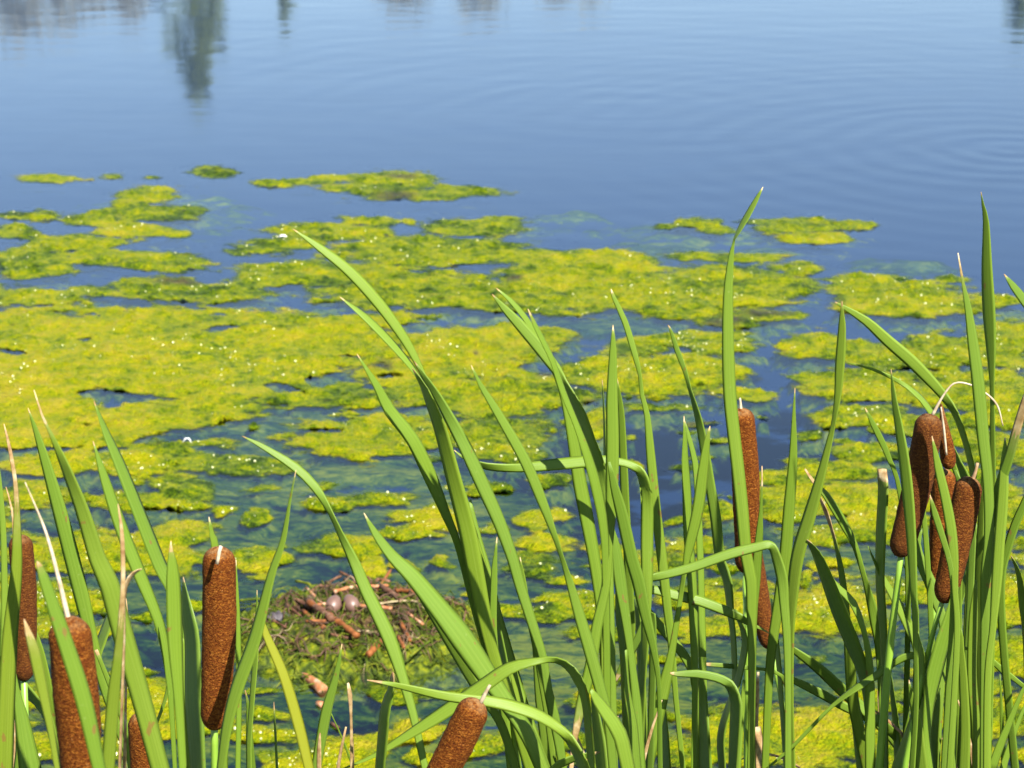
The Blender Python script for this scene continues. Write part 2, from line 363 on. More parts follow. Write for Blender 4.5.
# clusters of mats: (u, v, half width, half height[, tone]); 'main' is the mass that cannot be counted
MATS = {
 'main': [
  (30,216,32,5,.4),(90,220,30,6,.4),(150,214,50,8,.4),(195,211,18,5,.4),(180,235,15,4,.6),(15,232,22,7,.5),(75,243,60,7,.45),
  (30,262,45,17,.5),(100,258,40,9,.5),(160,262,45,9,.45),(330,232,62,9,.4),(368,221,34,5,.5),(280,244,40,6,.45),(250,251,40,6,.4),
  (470,228,50,10,.4),(500,221,24,7,.45),(410,222,7,4,.8),(440,252,110,15,.45),(540,258,80,11,.5),(600,262,60,12,.55),(690,256,32,5,.5),(725,257,55,5,.5),
  (330,275,100,13,.45),(420,290,110,17,.5),(520,300,90,14,.55),(580,274,90,20,.6),(620,290,70,17,.6),
  (40,297,58,9,.55),(100,290,30,6,.5),(160,288,50,11,.5),(215,293,60,11,.5),(260,280,40,9,.45),
  (130,340,150,38,.75),(50,335,90,24,.75),(220,350,95,30,.72),(250,328,85,18,.68),(170,375,130,25,.72),(60,370,90,27,.78),(30,410,70,30,.92),(40,436,58,16,.88),
  (95,430,75,20,.85),(160,420,62,18,.75),(205,410,55,14,.65),(235,395,48,7,1.0),
  (340,340,72,20,.6),(300,345,62,25,.65),(270,370,74,18,.68),(370,320,47,7,.6),(440,316,36,4,.6),(385,300,25,5,.5),
  (470,395,72,18,.55),(520,385,50,15,.6),(440,388,55,14,.55),(350,392,66,12,.45),(300,400,60,10,.45),(385,430,80,18,.68),(370,447,75,18,.7),(425,440,60,20,.68),(500,432,62,19,.5),(528,440,30,10,.45),
  (640,350,42,10,.5),(690,340,60,11,.6),(610,372,50,18,.62),(660,378,62,20,.62),(700,372,55,18,.6),(720,347,34,10,.65),(600,425,18,16,.75),(560,395,40,10,.4),
  (815,345,40,12,.62),(850,350,50,9,.55),(965,350,68,19,.6),(905,365,60,13,.6),(995,340,42,15,.6),(830,377,35,8,.55),(880,390,72,19,.62),(950,390,85,22,.6),(1005,400,48,30,.6),(860,416,52,15,.5),(935,430,60,15,.5),(990,452,50,18,.55),
  (800,440,24,5,.35),(870,452,42,9,.45),
  (60,460,65,14,.9),(20,490,45,20,.85),(130,465,72,14,.75),(180,450,62,16,.6),(245,470,60,12,.4),(130,500,60,13,.7),(175,490,42,17,.6),(160,530,55,16,.75),(140,560,72,18,.72),(80,540,52,14,.7),(50,560,42,15,.7),
  (260,522,18,10,.45),(345,548,38,9,.45),(350,505,30,7,.5),(385,502,42,8,.55),(375,552,23,11,.7),(388,570,20,12,.7),
  (415,540,28,5,.5),(490,492,20,6,.4),(530,571,36,8,.45),(460,563,9,6,.7),(560,487,26,8,.3),(545,560,34,8,.5),(495,410,40,10,.5),(520,456,38,8,.4),
  (700,512,30,15,.5),(690,546,30,11,.6),(660,562,35,13,.6),(615,550,25,8,.6),(800,482,38,11,.5),(832,470,42,11,.5),(790,506,52,14,.6),(845,500,62,17,.7),(830,532,56,13,.6),(885,520,50,12,.65),(820,562,30,7,.6),(925,500,40,12,.6),
  (1000,575,32,22,.7),(1004,606,40,22,.7),(1004,655,40,16,.5),(960,560,30,12,.6),
  (830,738,82,33,.8),(760,735,62,30,.75),(885,748,46,25,.75),(940,760,60,22,.6),(700,750,40,20,.6),
  (60,690,52,13,.65),(150,692,52,14,.8),(170,718,60,16,.8),(236,730,35,9,.85),(90,745,60,18,.5),(40,600,50,20,.6),
  (330,752,62,20,.85),(290,764,45,14,.85),(420,728,34,16,.8),(375,742,30,14,.7),(395,690,40,7,.45),
  (590,600,40,7,.55),(550,615,52,9,.5),(500,610,24,5,.45),(620,640,40,8,.4),(700,590,40,14,.6),(760,600,40,16,.75),
  (960,690,60,10,.4),(560,742,60,13,.5),(480,748,40,9,.55),(955,480,50,15,.6),(992,512,40,16,.65),(985,722,50,18,.5),(640,705,40,8,.4),(450,692,40,5,.4),(722,622,50,12,.65),(900,585,40,8,.5),(700,470,20,4,.3)],
 'far_slick': [(275,184,26,4,.5),(330,178,22,4,.55),(385,185,55,14,.5),(300,182,22,4,.55),(470,192,36,5,.45),(440,193,40,7,.45),(490,192,14,4,.4)],
 'far_sliver': [(50,178,34,4,.7)],
 'far_oval': [(215,173,26,6,.4)],
 'far_speck_a': [(115,176,15,3,.45)],
 'far_speck_b': [(152,177,11,2.2,.4)],
 'far_lobed': [(148,195,32,9,.6),(130,204,18,6,.6)],
 'far_rounded': [(135,231,38,9,.75)],
 'right_ragged': [(700,222,25,6,.5),(715,229,20,5,.5),(665,227,12,3,.35)],
 'right_sparse': [(760,222,30,4,.5),(800,225,50,9,.5),(815,239,38,6,.6),(850,226,25,5,.55),(768,223,20,4,.45)],
 'right_mid': [(740,282,80,20,.5),(770,291,48,13,.6),(680,300,60,17,.5),(700,285,40,10,.5),(800,270,20,8,.5)],
 'dark_mid': [(755,316,40,6,.45),(730,320,32,7,.3)],
 'right_large': [(890,295,70,19,.62),(870,284,50,11,.62),(920,308,45,10,.62),(985,305,45,8,.55),(950,281,20,5,.5)],
 'behind_head': [(750,395,36,9,.72)],
 'thin_strip': [(665,408,50,4,.6)],
 'mid_cushion': [(480,346,84,27,.78),(545,332,25,10,.65),(430,370,60,18,.75)],
 'islet_pale': [(255,491,28,5.5,.8)],
 'islet_nest': [(262,561,36,13,.6)],
 'islet_two': [(432,520,40,8,.85),(445,529,25,9,.85)],
 'islet_right': [(535,526,24,9,.7)],
 'islet_long': [(550,547,40,7.5,.9)],
 'bottom_right': [(820,608,66,28,.85),(872,620,42,16,.8)],
}
SUBS = [(330,480,160,70,.50),(250,540,110,60,.42),(240,460,130,50,.5),(400,480,110,50,.5),(480,560,120,50,.45),(430,500,140,40,.45),(330,640,150,60,.6),(560,660,160,70,.66),(480,610,90,40,.6),(640,640,80,40,.55),
        (870,690,140,45,.5),(700,700,110,60,.55),(430,740,130,50,.62),(150,610,120,40,.35),(210,720,110,50,.5),(960,620,90,60,.5),(60,640,80,50,.5),(820,540,120,40,.5),(300,420,120,30,.45),
        (600,310,70,20,.3),(720,230,140,22,.32),(560,215,70,14,.3),(160,205,120,26,.3),(900,260,60,12,.18),(540,720,90,50,.6),(930,720,80,40,.45),(250,690,40,20,.3),(880,570,90,30,.5),(740,640,90,40,.55)]
rr = random.Random(5)
for side in (-1, 1):                                     # the mats go on beyond the edges of the photograph
    for k in range(46):
        v = rr.uniform(215, 760); u = (-rr.uniform(30, 330)) if side < 0 else 1024 + rr.uniform(40, 330)
        s = .4 + (v - 180) / 500
        MATS['main'].append((u, v, rr.uniform(30, 90) * s, rr.uniform(8, 20) * s, rr.uniform(.45, .85)))
    SUBS.append(((-170 if side < 0 else 1190), 600, 200, 150, .5))
for k in range(230):                                     # loose scraps between the mats nearer the bank
    v = rr.uniform(395, 770); u = rr.uniform(-150, 1180)
    s = .55 + (v - 380) / 420
    MATS['main'].append((u, v, rr.uniform(7, 24) * s, rr.uniform(2.2, 5.5) * s, rr.uniform(.35, .7)))
HOLES = [(98,399,34,8),(78,425,18,4),(180,440,38,7),(232,331,24,4),(324,380,18,6),(293,393,26,3),(236,427,16,4),(352,418,12,3),(16,352,20,2),(90,337,15,3),(150,357,22,2),
         (70,477,20,5),(40,446,40,3),(110,452,24,3),(215,455,18,4),(30,512,24,5),(150,508,24,4),(105,520,20,4),(330,436,30,4),(300,415,18,3),(420,412,22,4),(455,452,26,4),(395,462,26,4),(60,575,26,4),(180,565,20,5),
         (480,318,60,5),(560,322,40,5),(400,372,22,3),(350,352,18,2),(470,268,20,2),(610,322,30,4),(880,440,40,4),(860,402,18,3),(940,412,30,3),(910,372,26,2),(980,430,18,3),(830,518,26,4),(870,545,30,4)]
DEAD = [(760,314,30,5),(720,322,24,6),(620,424,22,5),(555,372,14,5),(395,196,28,5),(400,178,20,4),(385,362,12,8),(548,636,22,10),(700,424,30,6),(515,278,10,3),(590,405,20,5),(205,240,20,4),(180,282,30,4),(478,352,4,3)]

def algae():
    dep = lambda v: PITCH + np.arctan((v - 384) / F)
    vv = np.arange(160, 812, 1.55)
    ys = H / np.tan(dep(vv))
    uu = np.arange(-330, 1356, 2.1)
    xs0 = (uu - 512) / F
    dist = H / np.sin(dep(vv)) * np.cos(dep(vv) - PITCH)           # depth along the view axis
    X = dist[:, None] * xs0[None, :]; Y = np.repeat(ys[:, None], len(uu), 1)
    U = np.repeat(uu[None, :], len(vv), 0); V = np.repeat(vv[:, None], len(uu), 1)
    k = np.clip((V - 150) / 350, .22, 1.3)                          # px of warp grow towards the viewer
    wu = (fbm(X * 2.4, Y * 2.4, 4, 1) * 70 + fbm(X * 14, Y * 14, 3, 9) * 18) * k
    wv_ = (fbm(X * 2.4, Y * 2.4, 4, 21) * 26 + fbm(X * 12, Y * 12, 3, 31) * 9) * k
    U2, V2 = U + wu, V + wv_
    best = np.full(U.shape, -9.0); grp = np.zeros(U.shape, int); tone = np.zeros(U.shape); wsum = np.full(U.shape, 1e-6)
    names = list(MATS)
    for gi, g in enumerate(names):
        for e in MATS[g]:
            cx, cy, rx, ry, tn = e
            iu = np.where(np.abs(uu - cx) < rx * 2.2 + 60)[0]; iv = np.where(np.abs(vv - cy) < ry * 3 + 40)[0]
            if not len(iu) or not len(iv): continue
            s = np.s_[iv[0]:iv[-1] + 1, iu[0]:iu[-1] + 1]
            val = (1 - np.sqrt(((U2[s] - cx) / rx) ** 2 + ((V2[s] - cy) / ry) ** 2)) * min(1, .5 + ry / 22)
            wgt = np.exp(np.clip(val, -3, 1) * 6); tone[s] += wgt * tn; wsum[s] += wgt
            up = val > best[s]
            best[s] = np.where(up, val, best[s]); grp[s] = np.where(up, gi, grp[s])
    tone = np.where(wsum > 1e-3, tone / wsum, .5)
    fin = fbm(X * 22, Y * 30, 3, 41)
    mid = fbm(X * 5.5, Y * 7.5, 4, 55)
    fin2 = fbm(X * 60, Y * 75, 2, 47)
    amp = np.clip((V - 150) / 130, .45, 1)
    f = best + fin * .50 + fin2 * .22 + mid * .85 * amp + fbm(X * 11, Y * 16, 3, 58) * .55 - .045 - np.clip((V - 400) / 900, 0, .10)
    emerg = .006 * np.tanh(np.clip(f, 0, 1) * 4.5) * (1 + .5 * mid) + np.clip(f * 6, 0, 1) * (fbm(X * 48, Y * 48, 3, 61) * .020 + fbm(X * 15, Y * 15, 2, 66) * .020 + mid * .005)
    for cx, cy, rx, ry in HOLES:
        f = f - .75 * np.clip(1.25 - np.sqrt(((U2 - cx) / rx) ** 2 + ((V2 - cy) / ry) ** 2), 0, 1)
    f = f + .035 + .05 * np.clip((V - 400) / 200, 0, 1)
    Z = np.where(f > 0, np.maximum(emerg, .0012), .0010)
    S = np.full(U.shape, -1.0); ts = np.zeros(U.shape)
    for cx, cy, rx, ry, tn in SUBS:
        val = 1 - np.sqrt(((U2 - cx) / rx) ** 2 + ((V2 - cy) / ry) ** 2)
        S = np.maximum(S, val); ts = np.maximum(ts, tn * np.clip(val * 1.8, 0, 1))
    sn = fbm(X * 3.5, Y * 8.5, 4, 71)
    near = np.clip((V - 200) / 350, .12, 1)                      # the water is shallower and weedier towards the bank
    cov_h = np.clip(.20 + f * 2.3, -1, .8) * np.clip(near * 1.6, .35, 1)
    cov_s = np.clip(S * 1.3 + .06, -1, .42) + sn * 1.15 + fbm(X * 9, Y * 17, 3, 88) * .5
    cov = np.maximum(cov_h, cov_s) - .45 * np.clip((310 - V) / 100, 0, 1)
    z_sub = -.014 - .06 * np.clip(.5 - cov, 0, 1.2) + .012 * sn
    z_sub = np.minimum(z_sub, -.006)
    dead = np.zeros(U.shape)
    for cx, cy, rx, ry in DEAD:
        dead = np.maximum(dead, np.clip(1.3 - np.sqrt(((U2 - cx) / rx) ** 2 + ((V2 - cy) / ry) ** 2), 0, 1))
    ds = np.clip(dead * 1.4 - .25, 0, 1)
    tone_m = tone * .80 + .02
    tone_m = tone_m + mid * .55 + fbm(X * 18, Y * 18, 2, 66) * .55 - np.clip(.10 - f, 0, .15) * .5  # shading of the humps put into the tone: tops lighter, hollows darker
    tone_s = np.maximum(np.clip(.44 + f * .7, .0, .62), np.clip(.06 + ts * 1.0 + sn * .5, 0, .85))
    # faces
    nr, nc = U.shape
    idx = np.arange(nr * nc).reshape(nr, nc)
    q = np.stack([idx[:-1, :-1], idx[1:, :-1], idx[1:, 1:], idx[:-1, 1:]], -1).reshape(-1, 4)
    zf = Z.ravel()[q]; top = f.ravel()[q].max(1); zs = cov.ravel()[q]; fg = grp.ravel()[q[:, 0]]
    co_ = np.stack([X.ravel(), Y.ravel(), Z.ravel()], -1); co_s = np.stack([X.ravel(), Y.ravel(), z_sub.ravel()], -1)
    out = {}
    def part(name, mask, mat, key):
        fq = q[mask]
        used, inv = np.unique(fq.ravel(), return_inverse=True)
        me = bpy.data.meshes.new(name)
        pts = (co_s if key == 's' else co_)[used]; c = pts.mean(0); c[2] = 0
        me.from_pydata((pts - c).tolist(), [], inv.reshape(-1, 4).tolist())
        me.materials.append(mat)
        me.polygons.foreach_set('use_smooth', [True] * len(me.polygons))
        for nm, arr in (('tone', tone_s if key == 's' else tone_m), ('dead', ds), ('edge', cov if key == 's' else f)):
            a = me.attributes.new(nm, 'FLOAT', 'POINT'); a.data.foreach_set('value', arr.ravel()[used].astype(np.float32))
        o = bpy.data.objects.new(name, me); COL.objects.link(o); o.location = c.tolist(); return o
    em = top > -.30
    smask = zs.max(1) > -.75
    ob = part('submerged_algae', smask, M_SUB, 's'); tag(ob, 'green water weed drifting just below the pond surface', 'water weed', kind='stuff')
    LAB = {
     'far_slick': 'long ragged algae mat farthest out in the open water, dark in its middle',
     'far_sliver': 'thin yellow algae sliver at the far left edge of the open water',
     'far_oval': 'small dull green oval algae patch left of the long ragged far mat',
     'far_speck_a': 'tiny olive algae fleck directly right of the far yellow sliver',
     'far_speck_b': 'tiny olive algae fleck directly left of the dull green oval patch',
     'far_lobed': 'small lobed yellow green algae mat just in front of the tiny olive flecks',
     'far_rounded': 'smooth rounded bright yellow algae mat among olive scraps on the far left',
     'right_ragged': 'small ragged algae scrap directly left of the folded tip of the tallest central leaf',
     'right_sparse': 'sparse broken algae patch right of the folded tip of the tallest central leaf',
     'right_mid': 'wide green algae mat crossing behind the tall leaf that has a folded tip',
     'dark_mid': 'narrow algae strip blackened with mud behind the middle of the tall folded leaf',
     'right_large': 'large bright algae mat alone in blue water behind the tall leaves on the right',
     'behind_head': 'small bright yellow algae mat right behind the top of the slim central seed head',
     'thin_strip': 'thin yellow green algae strip in open blue water left of the slim central seed head',
     'mid_cushion': 'broad domed yellow algae cushion behind the two leaves that arch to the left',
     'islet_pale': 'small pale yellow algae islet in dark weedy water beyond the long arching leaf tip',
     'islet_nest': 'round green algae islet in the water directly behind the left side of the nest',
     'islet_two': 'yellow algae islet with a glinting near end, behind the broad leaf right of the nest',
     'islet_right': 'round yellow green algae islet alone in dark blue water among the central leaves',
     'islet_long': 'long yellow algae islet just in front of the round islet among the central leaves',
     'bottom_right': 'bright golden algae mat in the gap between central and right hand cattail clumps',
    }
    for gi, g in enumerate(names):
        m = em & (fg == gi)
        if m.sum() < 4: print('no faces', g); continue
        if g == 'main':
            tag(part('floating_algae', m, M_ALGAE, g), 'yellow green algae covering the pond in merged mats', 'algae', kind='stuff')
        else:
            tag(part('algae_mat', m, M_ALGAE, g), LAB[g], 'algae mat', 'separate algae mats on the pond')
    # gas bubbles caught in the mats
    rb = np.random.default_rng(3)
    cand = np.where((f.ravel() > .05) & (rb.random(nr * nc) < .10))[0]
    cand = cand[(vnoise(co_[cand, 0] * 4, co_[cand, 1] * 4, 77) * .6 + vnoise(co_[cand, 0] * 17, co_[cand, 1] * 17, 78) * .6) > .66 + .2 * rb.random(len(cand)) ** 2]
    cl = np.array([(0, 0, 1), (0.894, 0, .447), (.276, .851, .447), (-.724, .526, .447), (-.724, -.526, .447), (.276, -.851, .447),
                   (.724, .526, -.447), (-.276, .851, -.447), (-.894, 0, -.447), (-.276, -.851, -.447), (.724, -.526, -.447), (0, 0, -1)])
    ft = [(0,1,2),(0,2,3),(0,3,4),(0,4,5),(0,5,1),(1,6,2),(2,7,3),(3,8,4),(4,9,5),(5,10,1),(2,6,7),(3,7,8),(4,8,9),(5,9,10),(1,10,6),(6,11,7),(7,11,8),(8,11,9),(9,11,10),(10,11,6)]
    vs, fs = [], []
    for c in cand:
        r = .0008 + .0030 * rb.random() ** 4
        p = co_[c] + np.array([rb.normal() * .004, rb.normal() * .004, r * .35])
        b0 = len(vs); vs.extend((p + cl * r).tolist()); fs.extend([tuple(b0 + i for i in t) for t in ft])
    tag(mesh_obj('bubbles', vs, fs, M_BUBBLE), 'tiny glinting gas bubbles caught on the algae', 'bubbles', kind='stuff')
    return
algae()

# ------------------------------------------------------------------ cattails
class Plant:
    def __init__(s, label, u, Y, name='cattail_plant', cat='cattail'):
        b = P(u, 768, Y); s.base = Vector((b.x, Y, -.12)); s.Y = Y; s.n = 0
        s.o = empty(name, s.base); tag(s.o, label, cat, 'cattail plants at the water edge')
def leaf(pl, Y, pts, tw=None, dry=10, yel=0.0, lean=None, base=True, dryall=None):
    """pts: tip first, (u, v[, width px[, twist deg[, dryness]]]) as traced; the blade goes on down to the plant's foot"""
    rows = []
    if tw is None: tw = random.uniform(-14, 26)
    if lean is None: lean = random.uniform(-.05, .06)
    cur = tw
    for i, p in enumerate(pts):
        wd = p[2] if len(p) > 2 else 0.7
        t = p[3] if len(p) > 3 and p[3] is not None else tw
        d = p[4] if len(p) > 4 else (dryall if dryall is not None else -1)
        rows.append((p[0], p[1], wd, t, d))
    jit = random.gauss(0, 13)
    rows = [(a_, b_, c_, (t_ + jit if abs(t_) < 50 else t_), d_) for a_, b_, c_, t_, d_ in rows]
    rows = catmull(rows, 9)
    v0, v1 = rows[0][1], max(r[1] for r in rows)
    path, wid, twi, dr = [], [], [], []
    L = 0
    for i, r in enumerate(rows):
        yy = Y - lean * max(0, (v1 - r[1])) / 350.0
        if i: L += math.hypot(r[0] - rows[i - 1][0], r[1] - rows[i - 1][1])
        path.append(P(r[0], r[1], yy))
        wid.append(max(.5, r[2]) * yy / F * .98); twi.append(r[3])
        d = r[4]
        if d < 0: d = max(0, 1 - L / max(dry, 1e-3)) * (1 if dry > 0 else 0)
        dr.append(min(1, max(0, d)))
    if base:
        pe = path[-1]; te = (path[-1] - path[-3]).normalized()
        ang = pl.n * 2.4; pl.n += 1
        rb = .008 + .012 * ((pl.n * 37) % 10) / 10
        pb = pl.base + Vector((math.cos(ang) * rb, math.sin(ang) * rb, 0))
        if te.z > -.25: te = (te + Vector((0, 0, -.8))).normalized()
        Ld = (pb - pe).length; m0 = te * Ld * .8; m1 = Vector((0, 0, -1)) * Ld * .8
        N = 12; w_e, t_e, d_e = wid[-1], twi[-1], dr[-1]
        for i in range(1, N + 1):
            t = i / N
            h00, h10, h01, h11 = 2*t**3-3*t*t+1, t**3-2*t*t+t, -2*t**3+3*t*t, t**3-t*t
            path.append(pe * h00 + m0 * h10 + pb * h01 + m1 * h11)
            wid.append(w_e + (.012 - w_e) * min(1, t * 1.6)); twi.append(t_e * (1 - t)); dr.append(d_e * max(0, 1 - t * 4))
    vs, fs, uvs, ad = [], [], [], []
    S = [-1, -.55, 0, .55, 1]
    m = len(path); acc = 0
    cpos = Vector((0, 0, H)); wlast = None
    flut = random.uniform(0, 9)
    for i in range(m):
        t = (path[min(i + 1, m - 1)] - path[max(i - 1, 0)]).normalized()
        d = (path[i] - cpos).normalized()
        w0 = t.cross(d)
        if w0.length < 1e-3: w0 = wlast
        w0.normalize(); wlast = w0
        n0 = w0.cross(t); n0.normalize()
        if n0.dot(d) > 0: n0 = -n0
        a = R(max(-74, min(74, twi[i] + 7 * math.sin(acc * 9 + flut))))
        wd_ = w0 * math.cos(a) - n0 * math.sin(a); nn = n0 * math.cos(a) + w0 * math.sin(a)
        hw = wid[i] * .5 / max(.30, math.cos(a))
        th = min(.0011, hw * .35)
        if i: acc += (path[i] - path[i - 1]).length
        for s in S:
            c = hw * .07 * (1 - s * s)
            vs.append(path[i] + wd_ * (hw * s) + nn * c); uvs.append((s * .5 + .5, acc)); ad.append(dr[i])
        for s in S[-2:0:-1]:
            c = hw * .07 * (1 - s * s) - th * (1 - s * s) - .0002
            vs.append(path[i] + wd_ * (hw * s) + nn * c); uvs.append((s * .5 + .5, acc)); ad.append(dr[i])
    k = 8
    for i in range(m - 1):
        for j in range(k):
            j2 = (j + 1) % k
            fs.append((i * k + j, i * k + j2, (i + 1) * k + j2, (i + 1) * k + j))
    fs.append(tuple(range(k - 1, -1, -1))); fs.append(tuple((m - 1) * k + j for j in range(k)))
    o = mesh_obj('leaf', vs, fs, M_LEAF, pl.o, True, {'dry': ad, 'yel': [yel] * len(vs)}, uvs)
    return o
def head(pl, Y, top, bot, wpx, spike=None, smat=None, stem=None, neck=None, dY=0.0, fuzz=1.0, taper=.82, swpx=7, label=None, dark=0.0):
    a, b = P(*top, Y + dY), P(*bot, Y)
    ax = (b - a); Ln = ax.length; ax.normalize()
    r = wpx * Y / F * .5
    e1 = ax.cross(Vector((0, 1, 0))).normalized(); e2 = ax.cross(e1)
    NV, NU = 90, 40
    vs, fs, fz = [], [], []
    sd = random.uniform(0, 100)
    ss = np.linspace(0, 1, NV + 1)[:, None] * Ln + np.zeros((1, NU)); jj = np.zeros((NV + 1, 1)) + np.arange(NU)[None, :]
    QA = vnoise(ss * 260 + sd, jj * .9 + sd, 3) - .5; QB = vnoise(ss * 45 + sd, np.cos(jj * 2 * math.pi / NU) * 1.3 + 7 + sd, 8) - .5
    for i in range(NV + 1):
        t = i / NV
        s = t * Ln
        cap_t = math.sqrt(max(0, 1 - max(0, 1 - s / (r * .95)) ** 2)); cap_b = math.sqrt(max(0, 1 - max(0, 1 - (Ln - s) / (r * 1.2)) ** 2))
        prof = (.93 + .07 * math.sin(min(1, t * 2.2) * math.pi / 2)) * (1 - (1 - taper) * max(0, t - .45) / .55)
        if neck: prof *= 1 - neck[1] * math.exp(-((t - neck[0]) / .018) ** 2)
        rad = max(.0006, r * prof * min(cap_t, cap_b))
        bend = math.sin(t * math.pi) * .0022 * math.sin(sd)
        for j in range(NU):
            th = 2 * math.pi * j / NU
            q, q2 = QA[i, j], QB[i, j]
            rr_ = rad * (1 + .045 * q + .06 * q2)
            vs.append(a + ax * s + e1 * (math.cos(th) * rr_ + bend) + e2 * math.sin(th) * rr_)
            fz.append(max(0, 1 - s / (r * .55)) * fuzz)
    for i in range(NV):
        for j in range(NU):
            j2 = (j + 1) % NU
            fs.append((i * NU + j, i * NU + j2, (i + 1) * NU + j2, (i + 1) * NU + j))
    fs.append(tuple(range(NU - 1, -1, -1))); fs.append(tuple(NV * NU + j for j in range(NU)))
    h = mesh_obj('seed_head', vs, fs, M_HEAD, pl.o, True, {'fuzz': fz, 'dark': [dark] * len(vs)})
    if label: h['label'] = label
    if spike:
        rows = catmull([(p[0], p[1], p[2], p[3] if len(p) > 3 else 0) for p in spike], 4)
        path = [P(q[0], q[1], Y + dY + q[3]) for q in rows]
        sv, sf = tube(path, [max(.0003, q[2] * Y / F * .5) for q in rows], 8)
        mesh_obj('tip_spike', sv, sf, smat or M_STRAW, h)
    path = [b - ax * .01]; rad = [swpx * Y / F * .5]
    for p in (stem or []):
        path.append(P(p[0], p[1], Y)); rad.append(p[2] * Y / F * .5)
    pe, pb = path[-1], pl.base
    te = ax if len(path) == 1 else (path[-1] - path[-2]).normalized()
    Ld = (pb - pe).length
    for i in range(1, 13):
        t = i / 12
        h00, h10, h01, h11 = 2*t**3-3*t*t+1, t**3-2*t*t+t, -2*t**3+3*t*t, t**3-t*t
        path.append(pe * h00 + te * Ld * .7 * h10 + pb * h01 + Vector((0, 0, -1)) * Ld * .7 * h11); rad.append(rad[-1] + (.005 - rad[-1]) * .2)
    sv, sf = tube(path, rad, 10)
    mesh_obj('stem', sv, sf, M_STEM, pl.o)
    return h

D = -69     # twist of a blade whose face is turned away from the sun
# ---- left edge
p1 = Plant('cattail at the left edge, its seed head half hidden behind a brown tipped leaf', 14, 1.9)
head(p1, 1.9, (20, 535), (24, 681), 27, dark=.4)
leaf(p1, 1.72, [(4,424,1,None,1),(10,450,4,None,1),(16,490,5,None,.62),(17,540,10,None,.15),(16,576,13),(10,638,17),(7,701,18),(5,768,18)], tw=10, yel=.12)
leaf(p1, 1.8, [(-2,455),(2,510,6),(4,560,7),(4,640,8),(0,768,9)])
leaf(p1, 2.0, [(-20,540),(2,580,6),(22,610,7),(40,650,8),(55,720,8),(62,768,9)], tw=-20)
leaf(p1, 1.78, [(8,640,5),(16,690,8),(22,720,16),(30,768,25)], tw=5)
leaf(p1, 2.0, [(5,668,8),(18,680,10),(33,698,11),(47,716,10),(60,768,9)], tw=D, dry=0)
leaf(p1, 1.95, [(6,487,1),(12,510,2.5),(14,540,2.5),(16,600,3),(14,700,3)], dryall=1)
leaf(p1, 1.85, [(-14,560),(-4,600,9),(0,680,10),(-4,768,10)], tw=D)
leaf(p1, 1.9, [(-6,600),(14,690,5),(20,740,9),(18,768,10)], tw=-35)
p2 = Plant('nearest cattail at lower left, its thick seed head topped by a long dry spike', 88, 1.15)
head(p2, 1.15, (68, 617), (82, 815), 49, spike=[(25,482,1,.04),(45,530,3,.03),(58,576,4.5,.01),(69,622,6,0)], smat=M_STRAW)
leaf(p2, 1.07, [(37,561),(43,576,11),(64,638,17),(84,701,19),(99,768,15)], tw=12, dry=12)
leaf(p2, 1.12, [(24,619,1,None,1),(28,632,7,None,.55),(34,651,12,None,.25),(41,683,12),(50,726,8),(57,768,6)], tw=25, yel=.25)
leaf(p2, 1.22, [(118,504,1,None,1),(122,535,4.5,None,1),(123,580,5,None,.9),(121,620,7,None,.5),(118,655,10,None,.2),(113,701,14),(108,768,15)], tw=15, yel=.18)
leaf(p2, 1.24, [(142,569,1),(134,573,4),(127,583,5),(124,600,4),(124,650,3),(120,768,3)], dryall=1, lean=0)
p2b = Plant('cattail plant of two long broad leaves behind the thick seed head at lower left', 150, 1.4)
leaf(p2b, 1.62, [(28,408),(42,450,9),(62,520,16),(80,590,17),(90,632,14),(105,690,10),(128,755,8),(134,768,8)], tw=-18, dry=6)
leaf(p2b, 1.34, [(34,390,1,None,1),(42,415,2.5,None,.8),(50,432,4,None,.2),(65,466,10,-45),(82,510,15,-20),(98,560,19,5),(109,576+8,22),(124,638,23),(142,701,22),(160,768,21)], tw=10, yel=.08)
p3 = Plant('short cattail plant at the lower left whose small seed head hides behind a broad leaf', 150, 1.5)
head(p3, 1.5, (142, 712), (155, 900), 35)
leaf(p3, 1.58, [(93,441),(105,480,10),(122,530,14),(140,575,14),(160,626,11),(169,676,8),(172,716,6),(175,768,5)], tw=-5, dry=5)
leaf(p3, 1.66, [(116,606,6),(110,618,10),(98,650,11),(84,690,10),(70,768,9)], tw=D, dry=0)
leaf(p3, 1.6, [(96,650,4),(112,690,6),(124,722,8),(132,768,9)], tw=-30)
leaf(p3, 1.55, [(126,598,.8),(128,625,2),(126,680,2.5)], dryall=1)
p4 = Plant('cattail plant with one upright rust brown seed head standing left of the nest', 214, 1.45)
head(p4, 1.45, (219, 547), (214, 730), 37, spike=[(221,546,4,-.018),(219,553,4,-.02),(217,564,4,-.021)], smat=M_STRAW, stem=[(214.5,745,8)], swpx=8)
leaf(p4, 1.62, [(94,401),(105,430,7),(120,465,12),(140,515,14),(160,565,15),(176,600,13),(182,660,12),(186,768,10)], tw=22, dry=6)
leaf(p4, 1.46, [(171,541,1,None,1),(171,552,5,None,.5),(173,576,15),(175,638,17),(179,701,11),(183,768,9)], tw=22)
leaf(p4, 1.52, [(183,577),(188,615,16),(192,640,18),(194,701,20),(198,768,17)], tw=D, dry=8)
leaf(p4, 1.40, [(296,470),(290,500,3),(283,540,6.5),(271,576,9),(255,638,14),(237,688,15),(227,726,12),(221,768,10)], tw=-22, dry=14)
leaf(p4, 1.55, [(209,517),(212,535,6),(216,552,9),(222,640,9),(224,768,9)], tw=15, dry=9)
leaf(p4, 1.60, [(150,740,3),(165,700,4),(182,640,6),(190,768,7)], tw=10, dry=0)
p5 = Plant('thin young cattail shoots between the upright seed head and a yellow leaf', 252, 1.7)
